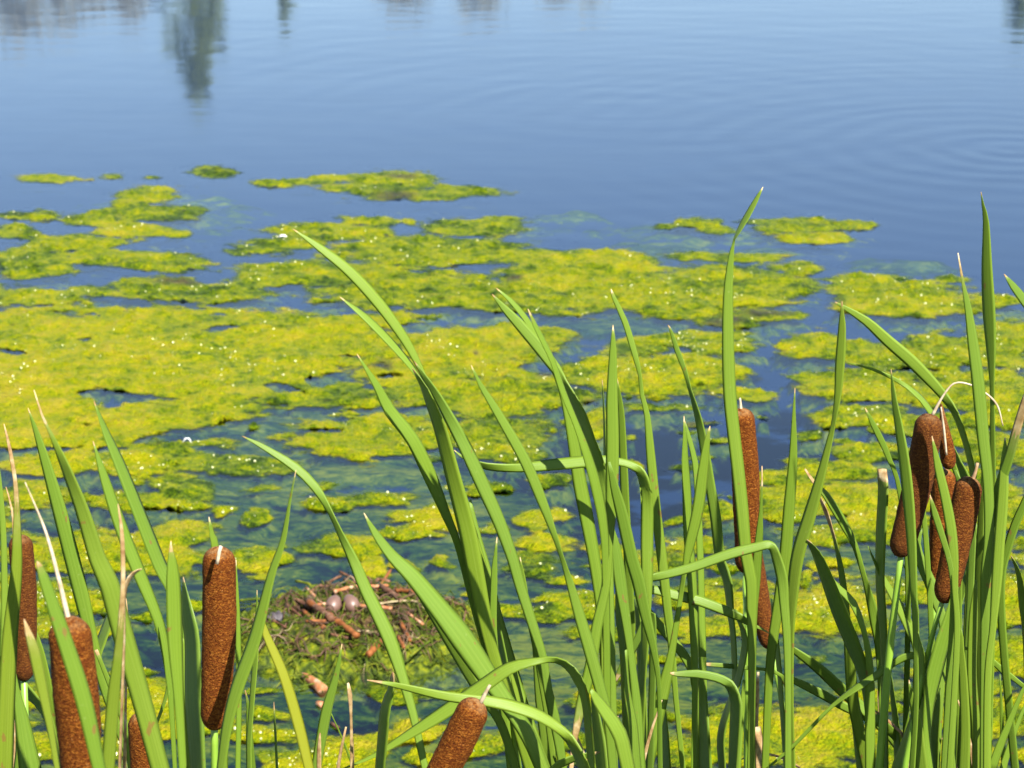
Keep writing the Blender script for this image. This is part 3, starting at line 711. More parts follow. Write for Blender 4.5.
leaf(p5, 1.7, [(245,690),(248,705,4),(249,730,7),(251,768,11)])
leaf(p5, 1.66, [(257,590),(256,646,6),(252,700,6),(249,740,6),(249,768,6)], tw=-25)
leaf(p5, 1.75, [(274,702),(275,725,2.4),(277,768,3)], dry=16)
leaf(p5, 1.75, [(236,560),(238,620,5),(239,700,6),(238,768,6)], tw=-10)
p6 = Plant('cattail plant with one yellowing and one green leaf forming a V below the nest', 312, 1.5)
leaf(p6, 1.5, [(262,616),(266,634,8),(284,676,11.5),(299,726,12.5),(309,768,11)], tw=20, yel=.62, dry=0)
leaf(p6, 1.53, [(342,644),(336,676,7),(326,713,12),(316,768,11)], tw=-8, dry=3)
leaf(p6, 1.5, [(320,733,1.5),(319,750,5),(319,775,5)], dryall=1, yel=.4)
p6b = Plant('withered cattail sprout with pale pointed tips below the nest', 350, 1.55)
leaf(p6b, 1.55, [(348,683,2.5,None,1),(350,696,5.5,None,1),(351,715,3,None,.95),(352,768,4.5,None,.7)], yel=.5)
leaf(p6b, 1.57, [(346,727,2),(341,750,3.5),(337,775,4)], dryall=1)
leaf(p6b, 1.56, [(353,738,1),(353,755,2.5),(353,775,3)], dryall=1)
leaf(p6b, 1.62, [(330,711,1),(342,738,2),(352,764,3)], tw=-20, dry=0)
p7 = Plant('cattail plant with a long pale leaf arching left across the nest', 432, 1.6)
leaf(p7, 1.60, [(242,436),(258,444,5),(275,454,7.5),(296,468,10),(315,487,10),(330,512,6,-50),(340,533,7,-45),(355,564,12,5),(366,590,14),(389,638,16),(402,676,12),(413,714,9.5),(425,768,8)], tw=18, dry=8)
leaf(p7, 1.52, [(393,673,2,None,1),(392,682,6,None,.5),(390,695,9),(385,713,12),(380,768,11)], tw=D, dry=12)
p8 = Plant('cattail plant leaning right with a tilted seed head at the bottom below the nest', 440, 1.45)
head(p8, 1.45, (478, 700), (425, 800), 37, spike=[(490,685,3,0),(486,692,4,0),(480,704,5,0)], smat=M_STRAW, label='tilted thick seed head with a pale stub')
p9 = Plant('cattail clump with very broad leaves leaning over the nest and two drooping leaves in front', 545, 1.6)
leaf(p9, 1.50, [(367,680,1,None,1),(380,682,3,None,.7),(395,685,6,-40),(425,692,9,-35),(450,697,11,-25),(485,701,13,-10),(512,706,14,10),(540,716,13,15),(562,731,11,0),(574,746,13,-71),(584,768,14,-71)], tw=10)
leaf(p9, 1.56, [(335,772),(355,764,3),(375,755,5),(400,740,9),(440,715,15),(480,688,16),(510,668,14),(538,661,8),(556,660,7,-50),(570,668,10,-70),(580,684,12,-70),(586,705,10,-70),(592,768,10,-70)], tw=28, yel=.06)
leaf(p9, 1.62, [(364,513),(375,533,8),(392,556,13),(413,577,18),(440,610,23),(463,640,27),(485,672,24),(505,700,19),(528,735,18),(542,768,16)], tw=20, dry=6)
leaf(p9, 1.66, [(400,562,3),(425,600,10),(452,645,13),(478,690,11),(500,722,10),(516,768,10)], tw=-30, dry=0)
leaf(p9, 1.60, [(600,752,1),(585,756,7),(560,764,9),(535,790,9)], tw=20, dry=14, base=False)
p10 = Plant('tall cattail clump with two leaves arching far to the left over the algae', 520, 1.7)
leaf(p10, 1.72, [(293,229),(320,248,8),(350,272,11.5),(380,305,12),(405,340,10),(420,368,6.5),(429,390,4.5,-40),(437,412,4,-45),(446,440,5),(470,520,7),(510,660,9)], tw=12, dry=11)
leaf(p10, 1.70, [(414,361),(425,378,6,-50),(437,396,9,-45),(450,419,12,-25),(466,449,14.5),(483,486,15),(500,524,14),(513,560,12.5),(519,582,12),(533,626,11),(543,658,9.5),(548,690,10),(556,726,12),(563,768,9)], tw=10, dry=4)
leaf(p10, 1.71, [(340,297),(365,317,7.5),(390,342,8.5),(410,365,6.5),(420,380,5),(433,404,5),(450,450,6),(475,560,8),(505,700,9)], tw=14, dry=9)
leaf(p10, 1.65, [(412,368),(424,387,7.5,-45),(433,409,11.5,-35),(441,431,14,-20),(455,484,17,-5),(468,534,19),(476,576,19),(486,626,16),(496,664,14),(507,690,14),(530,768,14)], tw=14, dry=4)
leaf(p10, 1.72, [(470,500,3),(478,540,9),(487,576,13),(497,620,13),(508,660,12),(518,690,13),(530,725,12),(545,768,12)], tw=16, dry=0)
leaf(p10, 1.75, [(357,354),(372,378,6.5),(379,390,9),(390,411,13),(412,439,14.5),(430,476,15),(447,517,10),(458,545,8),(475,610,8),(500,700,8),(515,768,8)], tw=16, dry=5)
leaf(p10, 1.71, [(420,376),(428,395,6),(438,420,8),(450,455,7),(470,520,8),(500,640,8),(510,700,8)], tw=D, dry=0)
leaf(p10, 1.68, [(497,537),(495,560,5),(494,580,7.5),(494,640,8),(505,720,8)], tw=10, dry=3)
leaf(p10, 1.74, [(520,557),(523,576,4.5),(528,610,7),(536,650,7),(548,720,7)], dry=3)
leaf(p10, 1.76, [(485,560,3),(498,610,6),(515,670,8),(530,720,8),(545,768,8)], tw=D, dry=0)
leaf(p10, 1.8, [(533,630,3),(537,660,9),(540,700,11),(545,740,12),(546,768,11)], tw=8, dry=0)
p11 = Plant('dense cattail clump in the middle with a horizontally bent leaf across its blades', 608, 1.7)
leaf(p11, 1.60, [(471,365),(480,384,5),(500,417,9.5),(525,461,12),(542,501,11),(553,531,7,-10),(562,558,5,-40),(569,580,8,-5),(579,614,12),(590,651,14),(600,688,13),(608,718,11),(613,768,10)], tw=8, dry=4)
leaf(p11, 1.56, [(591,690,4),(597,700,11),(607,714,15),(620,735,17),(628,768,16)], tw=24, dry=0)
leaf(p11, 1.68, [(492,294),(503,307,7),(517,322,11),(537,345,13),(555,368,12),(563,381,8,-30),(570,393,9,-70),(580,412,11,-70),(590,440,12,-70),(598,462,13,-45),(605,500,14,5),(608,545,10),(610,600,9),(614,768,9)], tw=18, dry=8)
leaf(p11, 1.77, [(496,288),(510,300,5),(525,318,6.5),(540,342,6),(557,376,7,-40),(565,400,9,0),(572,434,12),(580,484,15),(586,514,15),(597,576,13),(604,640,12),(610,768,11)], tw=10, dry=7)
leaf(p11, 1.675, [(528,309),(535,325,5),(545,345,6),(553,362,6),(563,392,7),(576,424,7),(587,455,10),(597,490,12),(604,530,10),(606,580,8),(608,768,9)], tw=28, dry=14)
leaf(p11, 1.645, [(613,325),(613,350,7.5),(612,400,12.5),(612.5,442,14),(612,480,14),(611,510,12),(609,545,9),(606,585,10),(597,626,12),(591,664,13),(582,701,12,None,.1),(575,736,7,None,.75),(572,760,5,None,.9)], tw=12, dry=5)
leaf(p11, 1.80, [(617,378),(621,410,6.5),(623,450,8.5),(625,500,9.5),(627,540,9.5),(630,600,9),(633,700,9),(632,768,9)], tw=-2)
leaf(p11, 1.80, [(602,380),(604,420,2),(605,470,3.5),(606,540,4)], tw=D)
leaf(p11, 1.72, [(454,450),(460,455,2.5,None,.2),(468,460,4,-50),(487,466.5,8,-55),(517,468,9.5,-15),(550,465,12.5,10),(590,461,13,15),(607,460,9.5),(625,463,8.5),(635,467,9,10),(640.5,472,10,-40),(645,484,12,-50),(647,505,13.5,-5),(647,540,14),(647,576,13),(645,640,9,-40),(642,690,8,-50),(640,768,8)], tw=12, dry=5, lean=0)
leaf(p11, 1.66, [(609,462,3),(614,485,9),(622,515,13),(632,560,14),(638,580,14.5),(645,613,12.5),(654,651,8),(659,690,5),(660,768,6)], tw=14, dry=0)
leaf(p11, 1.70, [(610,520,3),(616,550,11),(620,580,14),(627,626,10),(632,664,8),(637,710,11),(640,768,13)], tw=10, dry=0)
leaf(p11, 1.83, [(611,289),(614,298,4.5),(625,322,6.5),(635,355,6.5),(640,376,4,-20),(642,395,5,-5),(647,415,6.5),(651,459,10),(656,509,10.5),(662,559,11),(667,605,10),(672,650,8),(676,700,6),(683,768,6)], tw=5, dry=9)
leaf(p11, 1.78, [(614,684,1.5,None,1),(619,674,6,None,.5),(625,662,9),(640,635,9),(650,612,8),(653,640,8),(650,768,8)], tw=-20)
leaf(p11, 1.76, [(605,600,4),(605,640,10),(606,690,10),(608,768,10)], tw=8, dry=0)
leaf(p11, 1.64, [(592,690,3),(596,715,9),(600,745,14),(602,768,15)], tw=-50, dry=0)
leaf(p11, 1.69, [(626,650,3),(627,690,7),(633,725,10),(636,768,12)], tw=18, dry=0)
leaf(p11, 1.75, [(617,580,4),(620,620,9),(624,660,9),(628,768,10)], tw=D, dry=0)
leaf(p11, 1.79, [(636,600,4),(640,640,8),(642,690,9),(645,768,10)], tw=D, dry=0)
leaf(p11, 1.72, [(574,730,1.5),(580,745,4),(590,775,5)], dryall=1, tw=0)
leaf(p11, 1.74, [(662,700,1.2),(650,735,3.5),(640,775,4.5)], dryall=.9, yel=.3, tw=-20)
leaf(p11, 1.73, [(618,716,1.2),(612,745,3.5),(607,775,4)], dryall=1)
p12 = Plant('cattail plant of narrow upright blades left of the slim central seed head', 688, 1.85)
leaf(p12, 1.90, [(668,325),(671,331,3),(677,350,6),(685,371,5),(690,390,4,-40),(697,413,7,-40),(703,441,9.5,-20),(710,484,11,0),(716,521,12),(720,559,11,-30),(727,580,11,-71),(731,618,8,-71),(734,651,7,-71),(738,768,7,-50)], tw=0, dry=7)
leaf(p12, 1.84, [(684,416),(685,440,5),(685,459,7.5),(687,496,10),(688,534,10),(692,576,11),(694,626,10),(695,690,7),(694,768,7)], tw=14, dry=5)
leaf(p12, 1.86, [(684,418),(689,438,5),(695,462,6.5),(698,500,7),(700,550,7.5),(701,580,7.5),(702,626,8),(703,690,9,-30),(704,720,11,-71),(706,768,14,-71)], tw=8, dry=5)
leaf(p12, 1.80, [(710,426),(707,441,6.5),(703,471,11.5),(698,509,12.5),(690,544,11),(686,563,7),(683,580,5.5,-30),(680,601,5.5),(676,626,6.5),(671,656,9),(665,683,14),(655,726,16),(646,768,16)], tw=24, dry=9)
leaf(p12, 1.84, [(770,634,1,None,.6),(762,629,2.5,None,.2),(752,625,5,20),(742,619,8,40),(733,614,10.5,0),(700,601,11.5,-15),(675,595,11.5,-15),(655,590,10,-15),(640,594,9),(632,620,8),(632,700,8),(640,768,8)], tw=-15, dry=6, lean=0)
leaf(p12, 1.88, [(640,598,4),(655,620,9),(672,640,10.5),(688,662,10),(696,690,9),(698,768,9)], tw=5, dry=0)
leaf(p12, 1.77, [(670,673,1.5,None,1),(677,674,6,-10,.2),(697,674,9.5,-20),(716,677.5,10,-15),(726,682,10.5,-20),(731,687,11.5,-55),(736,702,13,-71),(735,731,13,-71),(733,768,11,-70)], tw=0, lean=0)
leaf(p12, 1.80, [(744,680,3),(742,710,6),(739,740,8),(737,768,9)], tw=15, dry=0)
leaf(p12, 1.88, [(735,610,4),(745,640,7),(738,680,8),(722,730,9),(722,768,9)], tw=D, dry=0)
leaf(p12, 1.90, [(662,690,4),(665,730,8),(667,768,9)], tw=D, dry=0)
p13 = Plant('cattail with the slim central seed head behind a tall leaf with folded tip', 752, 1.9)
head(p13, 1.95, (741, 408), (746, 573), 29, spike=[(740,398,2,0),(740.5,404,3,0),(741,412,4,0)], smat=M_STRAW)
leaf(p13, 1.78, [(763,187),(756,200,5,-20),(746,218,6.5,-50),(738,232,4.5,-60),(734.6,238.5,2.4,-60),(733.6,243,2.6,-10),(732,251,4.6,5),(730,267,7.5,8),(728,297,10.5),(728,347,13),(730,397,14),(734,436,14),(738,470,14),(742,509,14),(746,555,13),(751,580,13),(751.5,613,11),(751.5,651,8),(751,726,6.5),(750,768,7)], tw=14, dry=4, lean=0)
leaf(p13, 1.745, [(638,583),(648,579,7,-40),(660,576,9.5,0),(690,568,10.5),(730,554,11.5),(757,547,10.5),(766,544.8,10),(770.5,545.5,9.5),(773.5,549,9.5,-25),(777,559,11,-25),(782,578,12.5,-10),(784,600,11),(787,640,9),(788,690,7.5),(788,768,8)], tw=12, dry=0, lean=0)
leaf(p13, 1.86, [(795,388),(794,411,3.5),(793,459,9.5),(789,509,12.5),(785,559,13.5),(779,600,12),(773,640,11),(769,680,9.5),(765,768,8)], tw=12, dry=4)
leaf(p13, 1.82, [(762,466,1,None,1),(762,482,2,None,.8),(761,509,3.5),(759,539,9),(756,576,10.5),(753,620,9),(752,700,8)], tw=10)
p14 = Plant('cattail plant whose seed head hangs low behind the slim central seed head', 782, 2.05)
head(p14, 2.1, (747, 520), (770.5, 649), 24, stem=[(780,690,6),(786,735,6)], swpx=6, dark=.25)
leaf(p14, 1.90, [(700,664,1.5,None,1),(708,664.5,4,None,.7),(716,665,5,None,.15),(740,667,5.5),(760,669,3.5),(775,672,4),(788,690,5),(792,768,6)], tw=-15, lean=0)
leaf(p14, 2.0, [(758,672,3),(757,700,5),(756,722,5),(757,768,5)], dryall=.8, yel=.7)
leaf(p14, 1.95, [(757,727,9),(759,745,9),(759,768,8)], dryall=1)
leaf(p14, 1.97, [(736,762,1),(752,755,2.2),(768,754,2.5),(785,759,3),(800,768,3)], dryall=1, base=False, lean=0)
leaf(p14, 1.98, [(772,600,3),(776,640,7),(780,680,6),(786,768,6)], tw=D, dry=0)
p15 = Plant('cattail between central and right seed heads, with dark blades and dry drooping tips', 868, 1.85)
leaf(p15, 1.80, [(842,301),(842,318,6),(842,330,8.5),(840,363,10.5),(838,393,8),(834,420,5,-10),(830,439,6.5),(822,471,9.5),(810,514,14),(798,554,14.5),(793,590,13),(790,630,10),(790,700,8),(792,768,8)], tw=10, dry=10, yel=.04)
leaf(p15, 1.88, [(805,469,2,None,1),(813,481,4,None,.8),(825,494,7.5,None,.05),(835,509,9.5),(845,526,9.5),(855,546,7),(865,580,6,-30),(875,620,12,-10),(880,658,9),(885,768,8)], tw=8)
leaf(p15, 1.90, [(819,495,2,None,1),(826,512,5,None,1),(831,527,3.5,None,.9),(836,545,4,-40,.2),(842,576,7,-50),(848,630,8,-50),(853,700,8),(860,768,8)], tw=-40)
leaf(p15, 1.82, [(807,540,1,None,1),(812,546,6),(818,556,10),(827,578,14),(840,613,17),(855,651,16),(864,678,12),(869,710,10),(872,768,9)], tw=-71, dry=7)
leaf(p15, 1.78, [(822,560,2),(833,582,6),(853,603,8.5),(863,628,6),(868,651,7),(870,676,9.5),(870,713,11.5),(870,768,11)], tw=16, dry=0)
leaf(p15, 1.87, [(846,620,4),(849,650,11),(853,700,13),(859,730,13),(866,768,10)], tw=0, dry=0)
leaf(p15, 1.84, [(882,469,10,-20,1),(882.5,477,11,-20,1),(883,483,11.2,-50,.3),(883,498,11.5,-60,0),(881,534,11.5),(880,576,10),(882,613,9.5),(884,651,8),(885,768,8)], tw=-70, dry=0)
leaf(p15, 1.90, [(783,642,2),(795,651,7.5),(818,668,11.5),(843,691,13.5),(866,711,13,20),(888,728,12),(902,745,10),(908,768,9)], tw=-32, dry=0, lean=0)
leaf(p15, 1.92, [(777,673,2),(795,681,7.5),(818,692,10),(843,706,10),(863,716,9),(878,724,10.5),(898,746,11),(905,768,10)], tw=-20, dry=0, lean=0)
leaf(p15, 1.76, [(765,770,2),(793,746,4),(825,713,4),(838,701,5,50),(856,688,7.5,45),(876,676,8.5,-5),(893,663,8.5,-15),(915,655,8,-15),(930,668,8),(925,768,8)], tw=-15, dry=0, lean=0, yel=.05)
leaf(p15, 1.93, [(879,691,4,None,1),(879.5,700,4.5,None,1),(880,720,4,None,.6),(880,768,5)], yel=.6)
leaf(p15, 1.85, [(874,710,1.5),(885,718,3),(896,728,3.5),(904,738,3.5),(908,768,4)], dryall=1)
leaf(p15, 1.9, [(890,668),(892,690,5),(896,726,7.5),(898,768,8)], tw=D, dry=0)
p16 = Plant('cattail plant on the right whose leaning dark seed head ends in a white curled thread', 890, 1.75)
head(p16, 1.75, (931, 414), (899, 557), 31, spike=[(1003,426,1.2,0),(997,405,2.2,0),(984,392,2,0),(968,384,2,0),(954,383.5,2,0),(943,396,2.4,0),(932,416,4,0)], smat=M_STRAW, stem=[(898,580,7),(891,638,8.5),(885,701,9)], swpx=7, taper=.86, dark=.42)
leaf(p16, 1.66, [(891,369),(894,398,5.5),(898,421,8.5),(904,459,11.5),(908,496,12.5),(911,534,11),(913,576,9),(915,621,6),(916,700,6),(912,768,7)], tw=-28, dry=5)
leaf(p16, 1.72, [(915,622),(918,640,7),(920,651,10.5),(921,688,11),(925,725,10),(922,768,10)], tw=D, dry=3)
leaf(p16, 1.68, [(909,680),(911,695,6),(916,716,10.5),(922,768,14)], tw=8, dry=3)
leaf(p16, 1.85, [(865,408),(873,424,6),(883,444,7),(890,461,5.5),(897,479,5),(905,530,6),(908,600,6),(905,768,7)], tw=10, dry=5)
leaf(p16, 1.82, [(868,546,1),(874,560,3),(883,578,6),(900,608,10.5),(911,631,11.5),(918,652,9),(922,700,8),(915,768,8)], tw=14, dry=0)
leaf(p16, 1.75, [(916,700,3),(912,725,9),(905,746,11.5),(897,768,12)], tw=-45, dry=0)
leaf(p16, 1.86, [(901,560),(914,590,4),(917,630,5),(915,690,6)], tw=0)
p17 = Plant('cattail plant on the right with a pinched two part seed head behind a narrow leaf', 938, 1.8)
head(p17, 1.82, (944, 469), (937, 600), 26.5, neck=(.36, .07), stem=[(932,630,7),(929,680,7)], swpx=7)
# the slim upper section of the pinched head
def spindle(pl, Y, a, b, wpx):
    A, B = P(*a, Y), P(*b, Y); ax = (B - A).normalized(); L = (B - A).length
    e1 = ax.cross(Vector((0, 1, 0))).normalized(); e2 = ax.cross(e1); vs, fs, fz = [], [], []
    prof = [(0, .12), (.06, .22), (.2, .40), (.4, .66), (.6, .9), (.78, 1), (.88, .96), (.95, .78), (.985, .5), (1, .15)]
    ts = np.linspace(0, 1, 60); NU = 32
    for t in ts:
        r = np.interp(t, [p[0] for p in prof], [p[1] for p in prof]) * wpx * Y / F / 2
        for j in range(NU):
            th = 2 * math.pi * j / NU
            q = 1 + .08 * (vnoise(np.array([t * 30]), np.array([j * .8]), 5)[0] - .5)
            vs.append(A + ax * (t * L) + (e1 * math.cos(th) + e2 * math.sin(th)) * r * q); fz.append(max(0, .75 - t * 1.3))
    for i in range(59):
        for j in range(NU): fs.append((i * NU + j, i * NU + (j + 1) % NU, (i + 1) * NU + (j + 1) % NU, (i + 1) * NU + j))
    fs.append(tuple(range(NU - 1, -1, -1))); fs.append(tuple(59 * NU + j for j in range(NU)))
    h = mesh_obj('seed_head', vs, fs, M_HEAD, pl.o, True, {'fuzz': fz, 'dark': [.05] * len(vs)}); h['label'] = 'slim tapering upper part of the pinched seed head'
    rows = catmull([(941, 407, 1.5), (944, 430, 2.5), (946.5, 455, 2.2)], 4)
    sv, sf = tube([P(q[0], q[1], Y - .0075) for q in rows], [q[2] * Y / F * .5 for q in rows], 6)
    mesh_obj('tip_spike', sv, sf, M_STRAW, h)
spindle(p17, 1.81, (941, 404), (949.5, 469), 16.5)
leaf(p17, 1.64, [(932,436),(938,466,8.5),(945,496,10.5),(951,529,11.5),(954,559,10),(955,590,7),(957,640,7),(950,768,8)], tw=16, dry=4)
leaf(p17, 1.65, [(930,495),(935,514,7),(943,539,7),(950,564,6),(953,600,6),(948,700,7)], tw=20, dry=4)
leaf(p17, 1.78, [(924,525),(918,543,6),(921,562,11),(930,582,13),(938,606,11),(944,630,9),(940,700,8)], tw=18, dry=0)
leaf(p17, 1.70, [(958,560,3),(956,588,7),(950,615,11),(943,641,16),(934,676,17),(929,706,12),(927,740,9),(930,768,9)], tw=18, dry=0)
leaf(p17, 1.75, [(940,688),(938,706,7),(935,738,10),(934,768,10)], tw=D, dry=0)
leaf(p17, 1.79, [(918,470,3),(922,500,5),(926,540,6),(930,600,6)], tw=5, dry=0)
p18 = Plant('cattail on the right with the shortest thick seed head, nearest the right edge', 935, 1.75)
head(p18, 1.71, (970.5, 477), (943, 603), 31, spike=[(977.5,463,3,0),(976,470,3.5,0),(972,482,4.5,0)], smat=M_SPIKEBR, stem=[(936,622,5.5),(930,645,5.5)], swpx=5.5, taper=.80, dark=.22)
leaf(p18, 1.88, [(835,302,1),(845,308,5),(866,321,9.5),(888,341,12.5),(910,360,13.5),(926,376,12.5),(943,395,10),(955,413,7.5,-40),(963,434,7,-70),(970,459,7,-70),(974,490,7,-50),(970,560,7),(960,768,8)], tw=14, dry=4, lean=0)
leaf(p18, 1.9, [(847,363,1),(872,369,3),(898,381,4.5),(914,392,5.5,50),(926,405,6.5,50),(936,422,6,40),(952,460,6),(960,520,6),(955,768,8)], tw=5, dry=0, lean=0)
leaf(p18, 1.68, [(955,646,1.5),(960,630,5),(961,650,7),(963,676,9.5),(965,726,11.5),(964,768,13)], tw=8, dry=0)
leaf(p18, 1.72, [(956,640),(954,690,6),(953,726,8.5),(951,768,11)], tw=12, dry=0)
leaf(p18, 1.86, [(955,470,3),(962,490,9),(966,500,12),(972,530,9),(970,600,8)], tw=-40, dry=0)
leaf(p18, 1.90, [(951,440),(958,462,8),(966,480,11),(972,510,9),(975,600,8)], tw=-45, dry=0)
leaf(p18, 1.9, [(980,520,2),(972,555,6),(963,590,7),(952,640,8),(945,768,9)], tw=-30, dry=0)
p19 = Plant('tall cattail near the right edge, its longest blade rising straight to the open water', 985, 1.7)
leaf(p19, 1.76, [(981,192),(983,205,3),(986,222,6.5),(987,270,11.5),(989,312,13.5),(991,350,10),(992,382,5.5),(992.5,408,5),(992.5,436,6),(993,500,7),(992,600,8),(988,768,8)], tw=-12, dry=7)
leaf(p19, 1.70, [(958,253,1,None,1),(963,283,3.5,None,.3),(968,308,7.5),(973,344,11.5),(978,382,13.5),(983,436,13),(988,484,11.5),(989,534,11),(986,576,12),(985,626,10),(984,690,9),(984,768,10)], tw=6)
leaf(p19, 1.67, [(1005,437),(1005,452,6),(1004,471,10),(1002,509,12.5),(999,546,12),(997,576,12),(993,626,8),(988,676,8.5),(987,768,9)], tw=12, dry=4)
leaf(p19, 1.73, [(1037,368,2,None,1),(1026,398,8,None,.95),(1017,428,9.5,None,.6),(1010,454,10.5,None,.1),(1001,482,11),(995,504,9),(990,560,8),(988,650,8),(988,768,8)], tw=6)
leaf(p19, 1.74, [(976,580,2),(974,605,8),(973,626,10.5),(972,676,10.5),(976,726,10),(977,768,11)], tw=16, dry=0)
leaf(p19, 1.77, [(983,470,3),(981,520,7),(979,570,9),(978,640,9),(980,768,9)], tw=-45, dry=0)
leaf(p19, 1.8, [(975,520,2),(982,560,8),(985,600,9),(983,700,9)], tw=15, dry=0)
leaf(p19, 1.78, [(970,700,4),(971,730,8),(972,768,9)], tw=D, dry=0)
leaf(p19, 1.76, [(958,700,1.2),(968,735,4),(975,775,5)], dryall=1, yel=.3)
leaf(p19, 1.79, [(942,738,1.2),(950,755,3),(960,775,4)], dryall=1)
p20 = Plant('cattail plant cut by the right edge, blades leaning in from the right', 1030, 1.75)
leaf(p20, 1.75, [(1004,274),(1013,286,7.5),(1025,302,9.5),(1042,330,10),(1052,400,10),(1045,600,10)], tw=12, dry=6)
leaf(p20, 1.72, [(1040,462,2),(1024,504,8.5),(1015,525,9.5),(1007,550,9.5),(1001,580,9.5),(1003,640,9),(1015,768,9)], tw=-12, dry=0)
leaf(p20, 1.8, [(1011,556),(1016,566,4),(1020,580,6.5),(1023,605,9),(1027,645,9),(1030,768,9)], tw=D, dry=3)
leaf(p20, 1.7, [(1036,668),(1023,690,4),(1008,726,7.5),(998,751,9.5),(990,775,10)], tw=14, dry=0, base=False)
leaf(p20, 1.73, [(1030,690),(1024,708,3.5),(1015,731,5.5),(1005,761,7.5),(1002,775,8)], tw=12, dry=0, base=False)
leaf(p20, 1.78, [(1000,674),(1001,700,3),(1002,726,4.5),(1004,768,6)], tw=0, dry=0)
leaf(p20, 1.82, [(955,643,1.5,None,1),(965,648,3.5,None,.3),(985,655,5),(1003,671,7),(1018,682,5.5),(1030,700,6),(1032,768,7)], tw=-15, lean=0)

# ------------------------------------------------------------------ nest
def nest():
    C = W(345, 640); C = Vector((C.x + .022, C.y + .03, 0))
    root = empty('bird_nest', C); tag(root, 'low bird nest of brown reeds and wet weed floating in the pond', 'nest')
    def hz(x, y):
        r = math.hypot(x / .275, y / .262)
        n = float(fbm(np.array([x * 9 + 3]), np.array([y * 9 + 8]), 4, 91)[0]); n2 = float(fbm(np.array([x * 40]), np.array([y * 40]), 3, 93)[0])
        r2 = r + n * .35
        z = .046 * (1 - 1 / (1 + math.exp(-(r2 - .86) * 9))) - .008 + max(-.06, -.09 * max(0, r2 - 1.05))
        z -= .014 * math.exp(-((x + .015) ** 2 + (y - .035) ** 2) / (.075 ** 2))
        return z + n2 * .060 * (1 if r < 1 else .5) + n * .015
    vs, fs, brn = [], [], []
    NR, NT = 60, 160
    for i in range(NR + 1):
        for j in range(NT):
            rad = (i / NR) * 1.22; th = 2 * math.pi * j / NT
            x, y = .275 * rad * math.cos(th), .262 * rad * math.sin(th)
            vs.append(C + Vector((x, y, hz(x, y)))); brn.append(max(0, min(1, 1.10 - rad * 1.45 + (.12 if y > 0 else 0))))
    for i in range(NR):
        for j in range(NT):
            fs.append((i * NT + j, (i + 1) * NT + j, (i + 1) * NT + (j + 1) % NT, i * NT + (j + 1) % NT))
    b = NB('nest_weed')
    geo = b.n('ShaderNodeNewGeometry').outputs['Position']
    n = b.noise(geo, 45, 5, .65); n2 = b.noise(geo, 13, 4, .6)
    green = b.ramp(n, [(.36, (.008, .014, .003)), (.47, (.035, .055, .004)), (.58, (.095, .118, .002)), (.75, (.20, .19, .004))])
    brown = b.ramp(n, [(.36, (.008, .006, .004)), (.5, (.045, .027, .011)), (.72, (.13, .075, .028))])
    f = b.n('ShaderNodeMapRange', {'Value': b.math('ADD', b.attr('brn'), b.math('MULTIPLY', b.math('SUBTRACT', n2, .5), 2.2)), 'From Min': .3, 'From Max': .75}).outputs[0]
    c = b.mix(f, green, brown)
    bp = b.n('ShaderNodeBump', {'Height': n, 'Strength': .9, 'Distance': .012}).outputs[0]
    pb_ = b.n('ShaderNodeBsdfPrincipled', {'Base Color': c, 'Roughness': .6, 'Specular IOR Level': .12, 'Normal': bp}); b.surf(pb_.outputs[0])
    mesh_obj('nest_mound', vs, fs, b.m, root, True, {'brn': brn})
    rg = random.Random(4)
    def strip(x, y, ang, L, r, curl, lift=.006):
        path = []
        N = 9
        a = ang
        for i in range(N):
            path.append(C + Vector((x, y, max(hz(x, y), -.004) + lift + .008 * math.sin(i / (N - 1) * math.pi) * (1 + curl)))); x += math.cos(a) * L / N; y += math.sin(a) * L / N; a += curl * .25
        return tube(path, [r * (.5 + .5 * math.sin(math.pi * (.1 + .85 * i / (N - 1)))) for i in range(N)], 5)
    for nm, cnt, mat, rlo, rhi, rmax in (('weed_strands', 420, M_STRAND, .0005, .0016, 1.06), ('dead_strands', 240, M_STRANDB, .0006, .0020, .85), ('straw_strands', 16, M_STRAWD, .0005, .0010, .9)):
        av, af = [], []
        for k in range(cnt):
            rad = math.sqrt(rg.random()) * rmax; th = rg.uniform(0, 6.283)
            sv, sf = strip(.27 * rad * math.cos(th), .255 * rad * math.sin(th), rg.gauss(.3, .9) + (math.pi if rg.random() < .5 else 0), rg.uniform(.03, .13), rg.uniform(rlo, rhi), rg.gauss(0, .8))
            b0 = len(av); av += sv; af += [tuple(b0 + i for i in f_) for f_ in sf]
        o = mesh_obj(nm, av, af, mat, root); o['kind'] = 'stuff'
    def onmound(u, v, lift=.004):
        z = .05
        for _ in range(6):
            q = W(u, v, z); z = max(hz(q.x - C.x, q.y - C.y), 0) + lift
        return W(u, v, z)
    def stick(px, wpx, mat, lift=.012):
        rows = catmull([(a, b_, 0) for a, b_ in px], 3)
        r = wpx * 5.4 / F * .5
        path = [onmound(q[0], q[1], lift + r * .5) for q in rows]
        # straighten: sticks span the bumps
        zs = np.polyval(np.polyfit(np.arange(len(path)), [p.z for p in path], 1), np.arange(len(path)))
        path = [W(q[0], q[1], max(z_, p.z - .008)) for q, z_, p in zip(rows, zs, path)]
        zz = [p.z for p in path]
        path = [Vector((p.x, p.y, sum(zz[max(0, i - 4):i + 5]) / len(zz[max(0, i - 4):i + 5]))) for i, p in enumerate(path)]
        rad = [r * (1 + .15 * math.sin(i * 1.7 + px[0][0])) for i in range(len(path))]
        sv, sf = tube(path, rad, 9); mesh_obj('twig', sv, sf, mat, root)
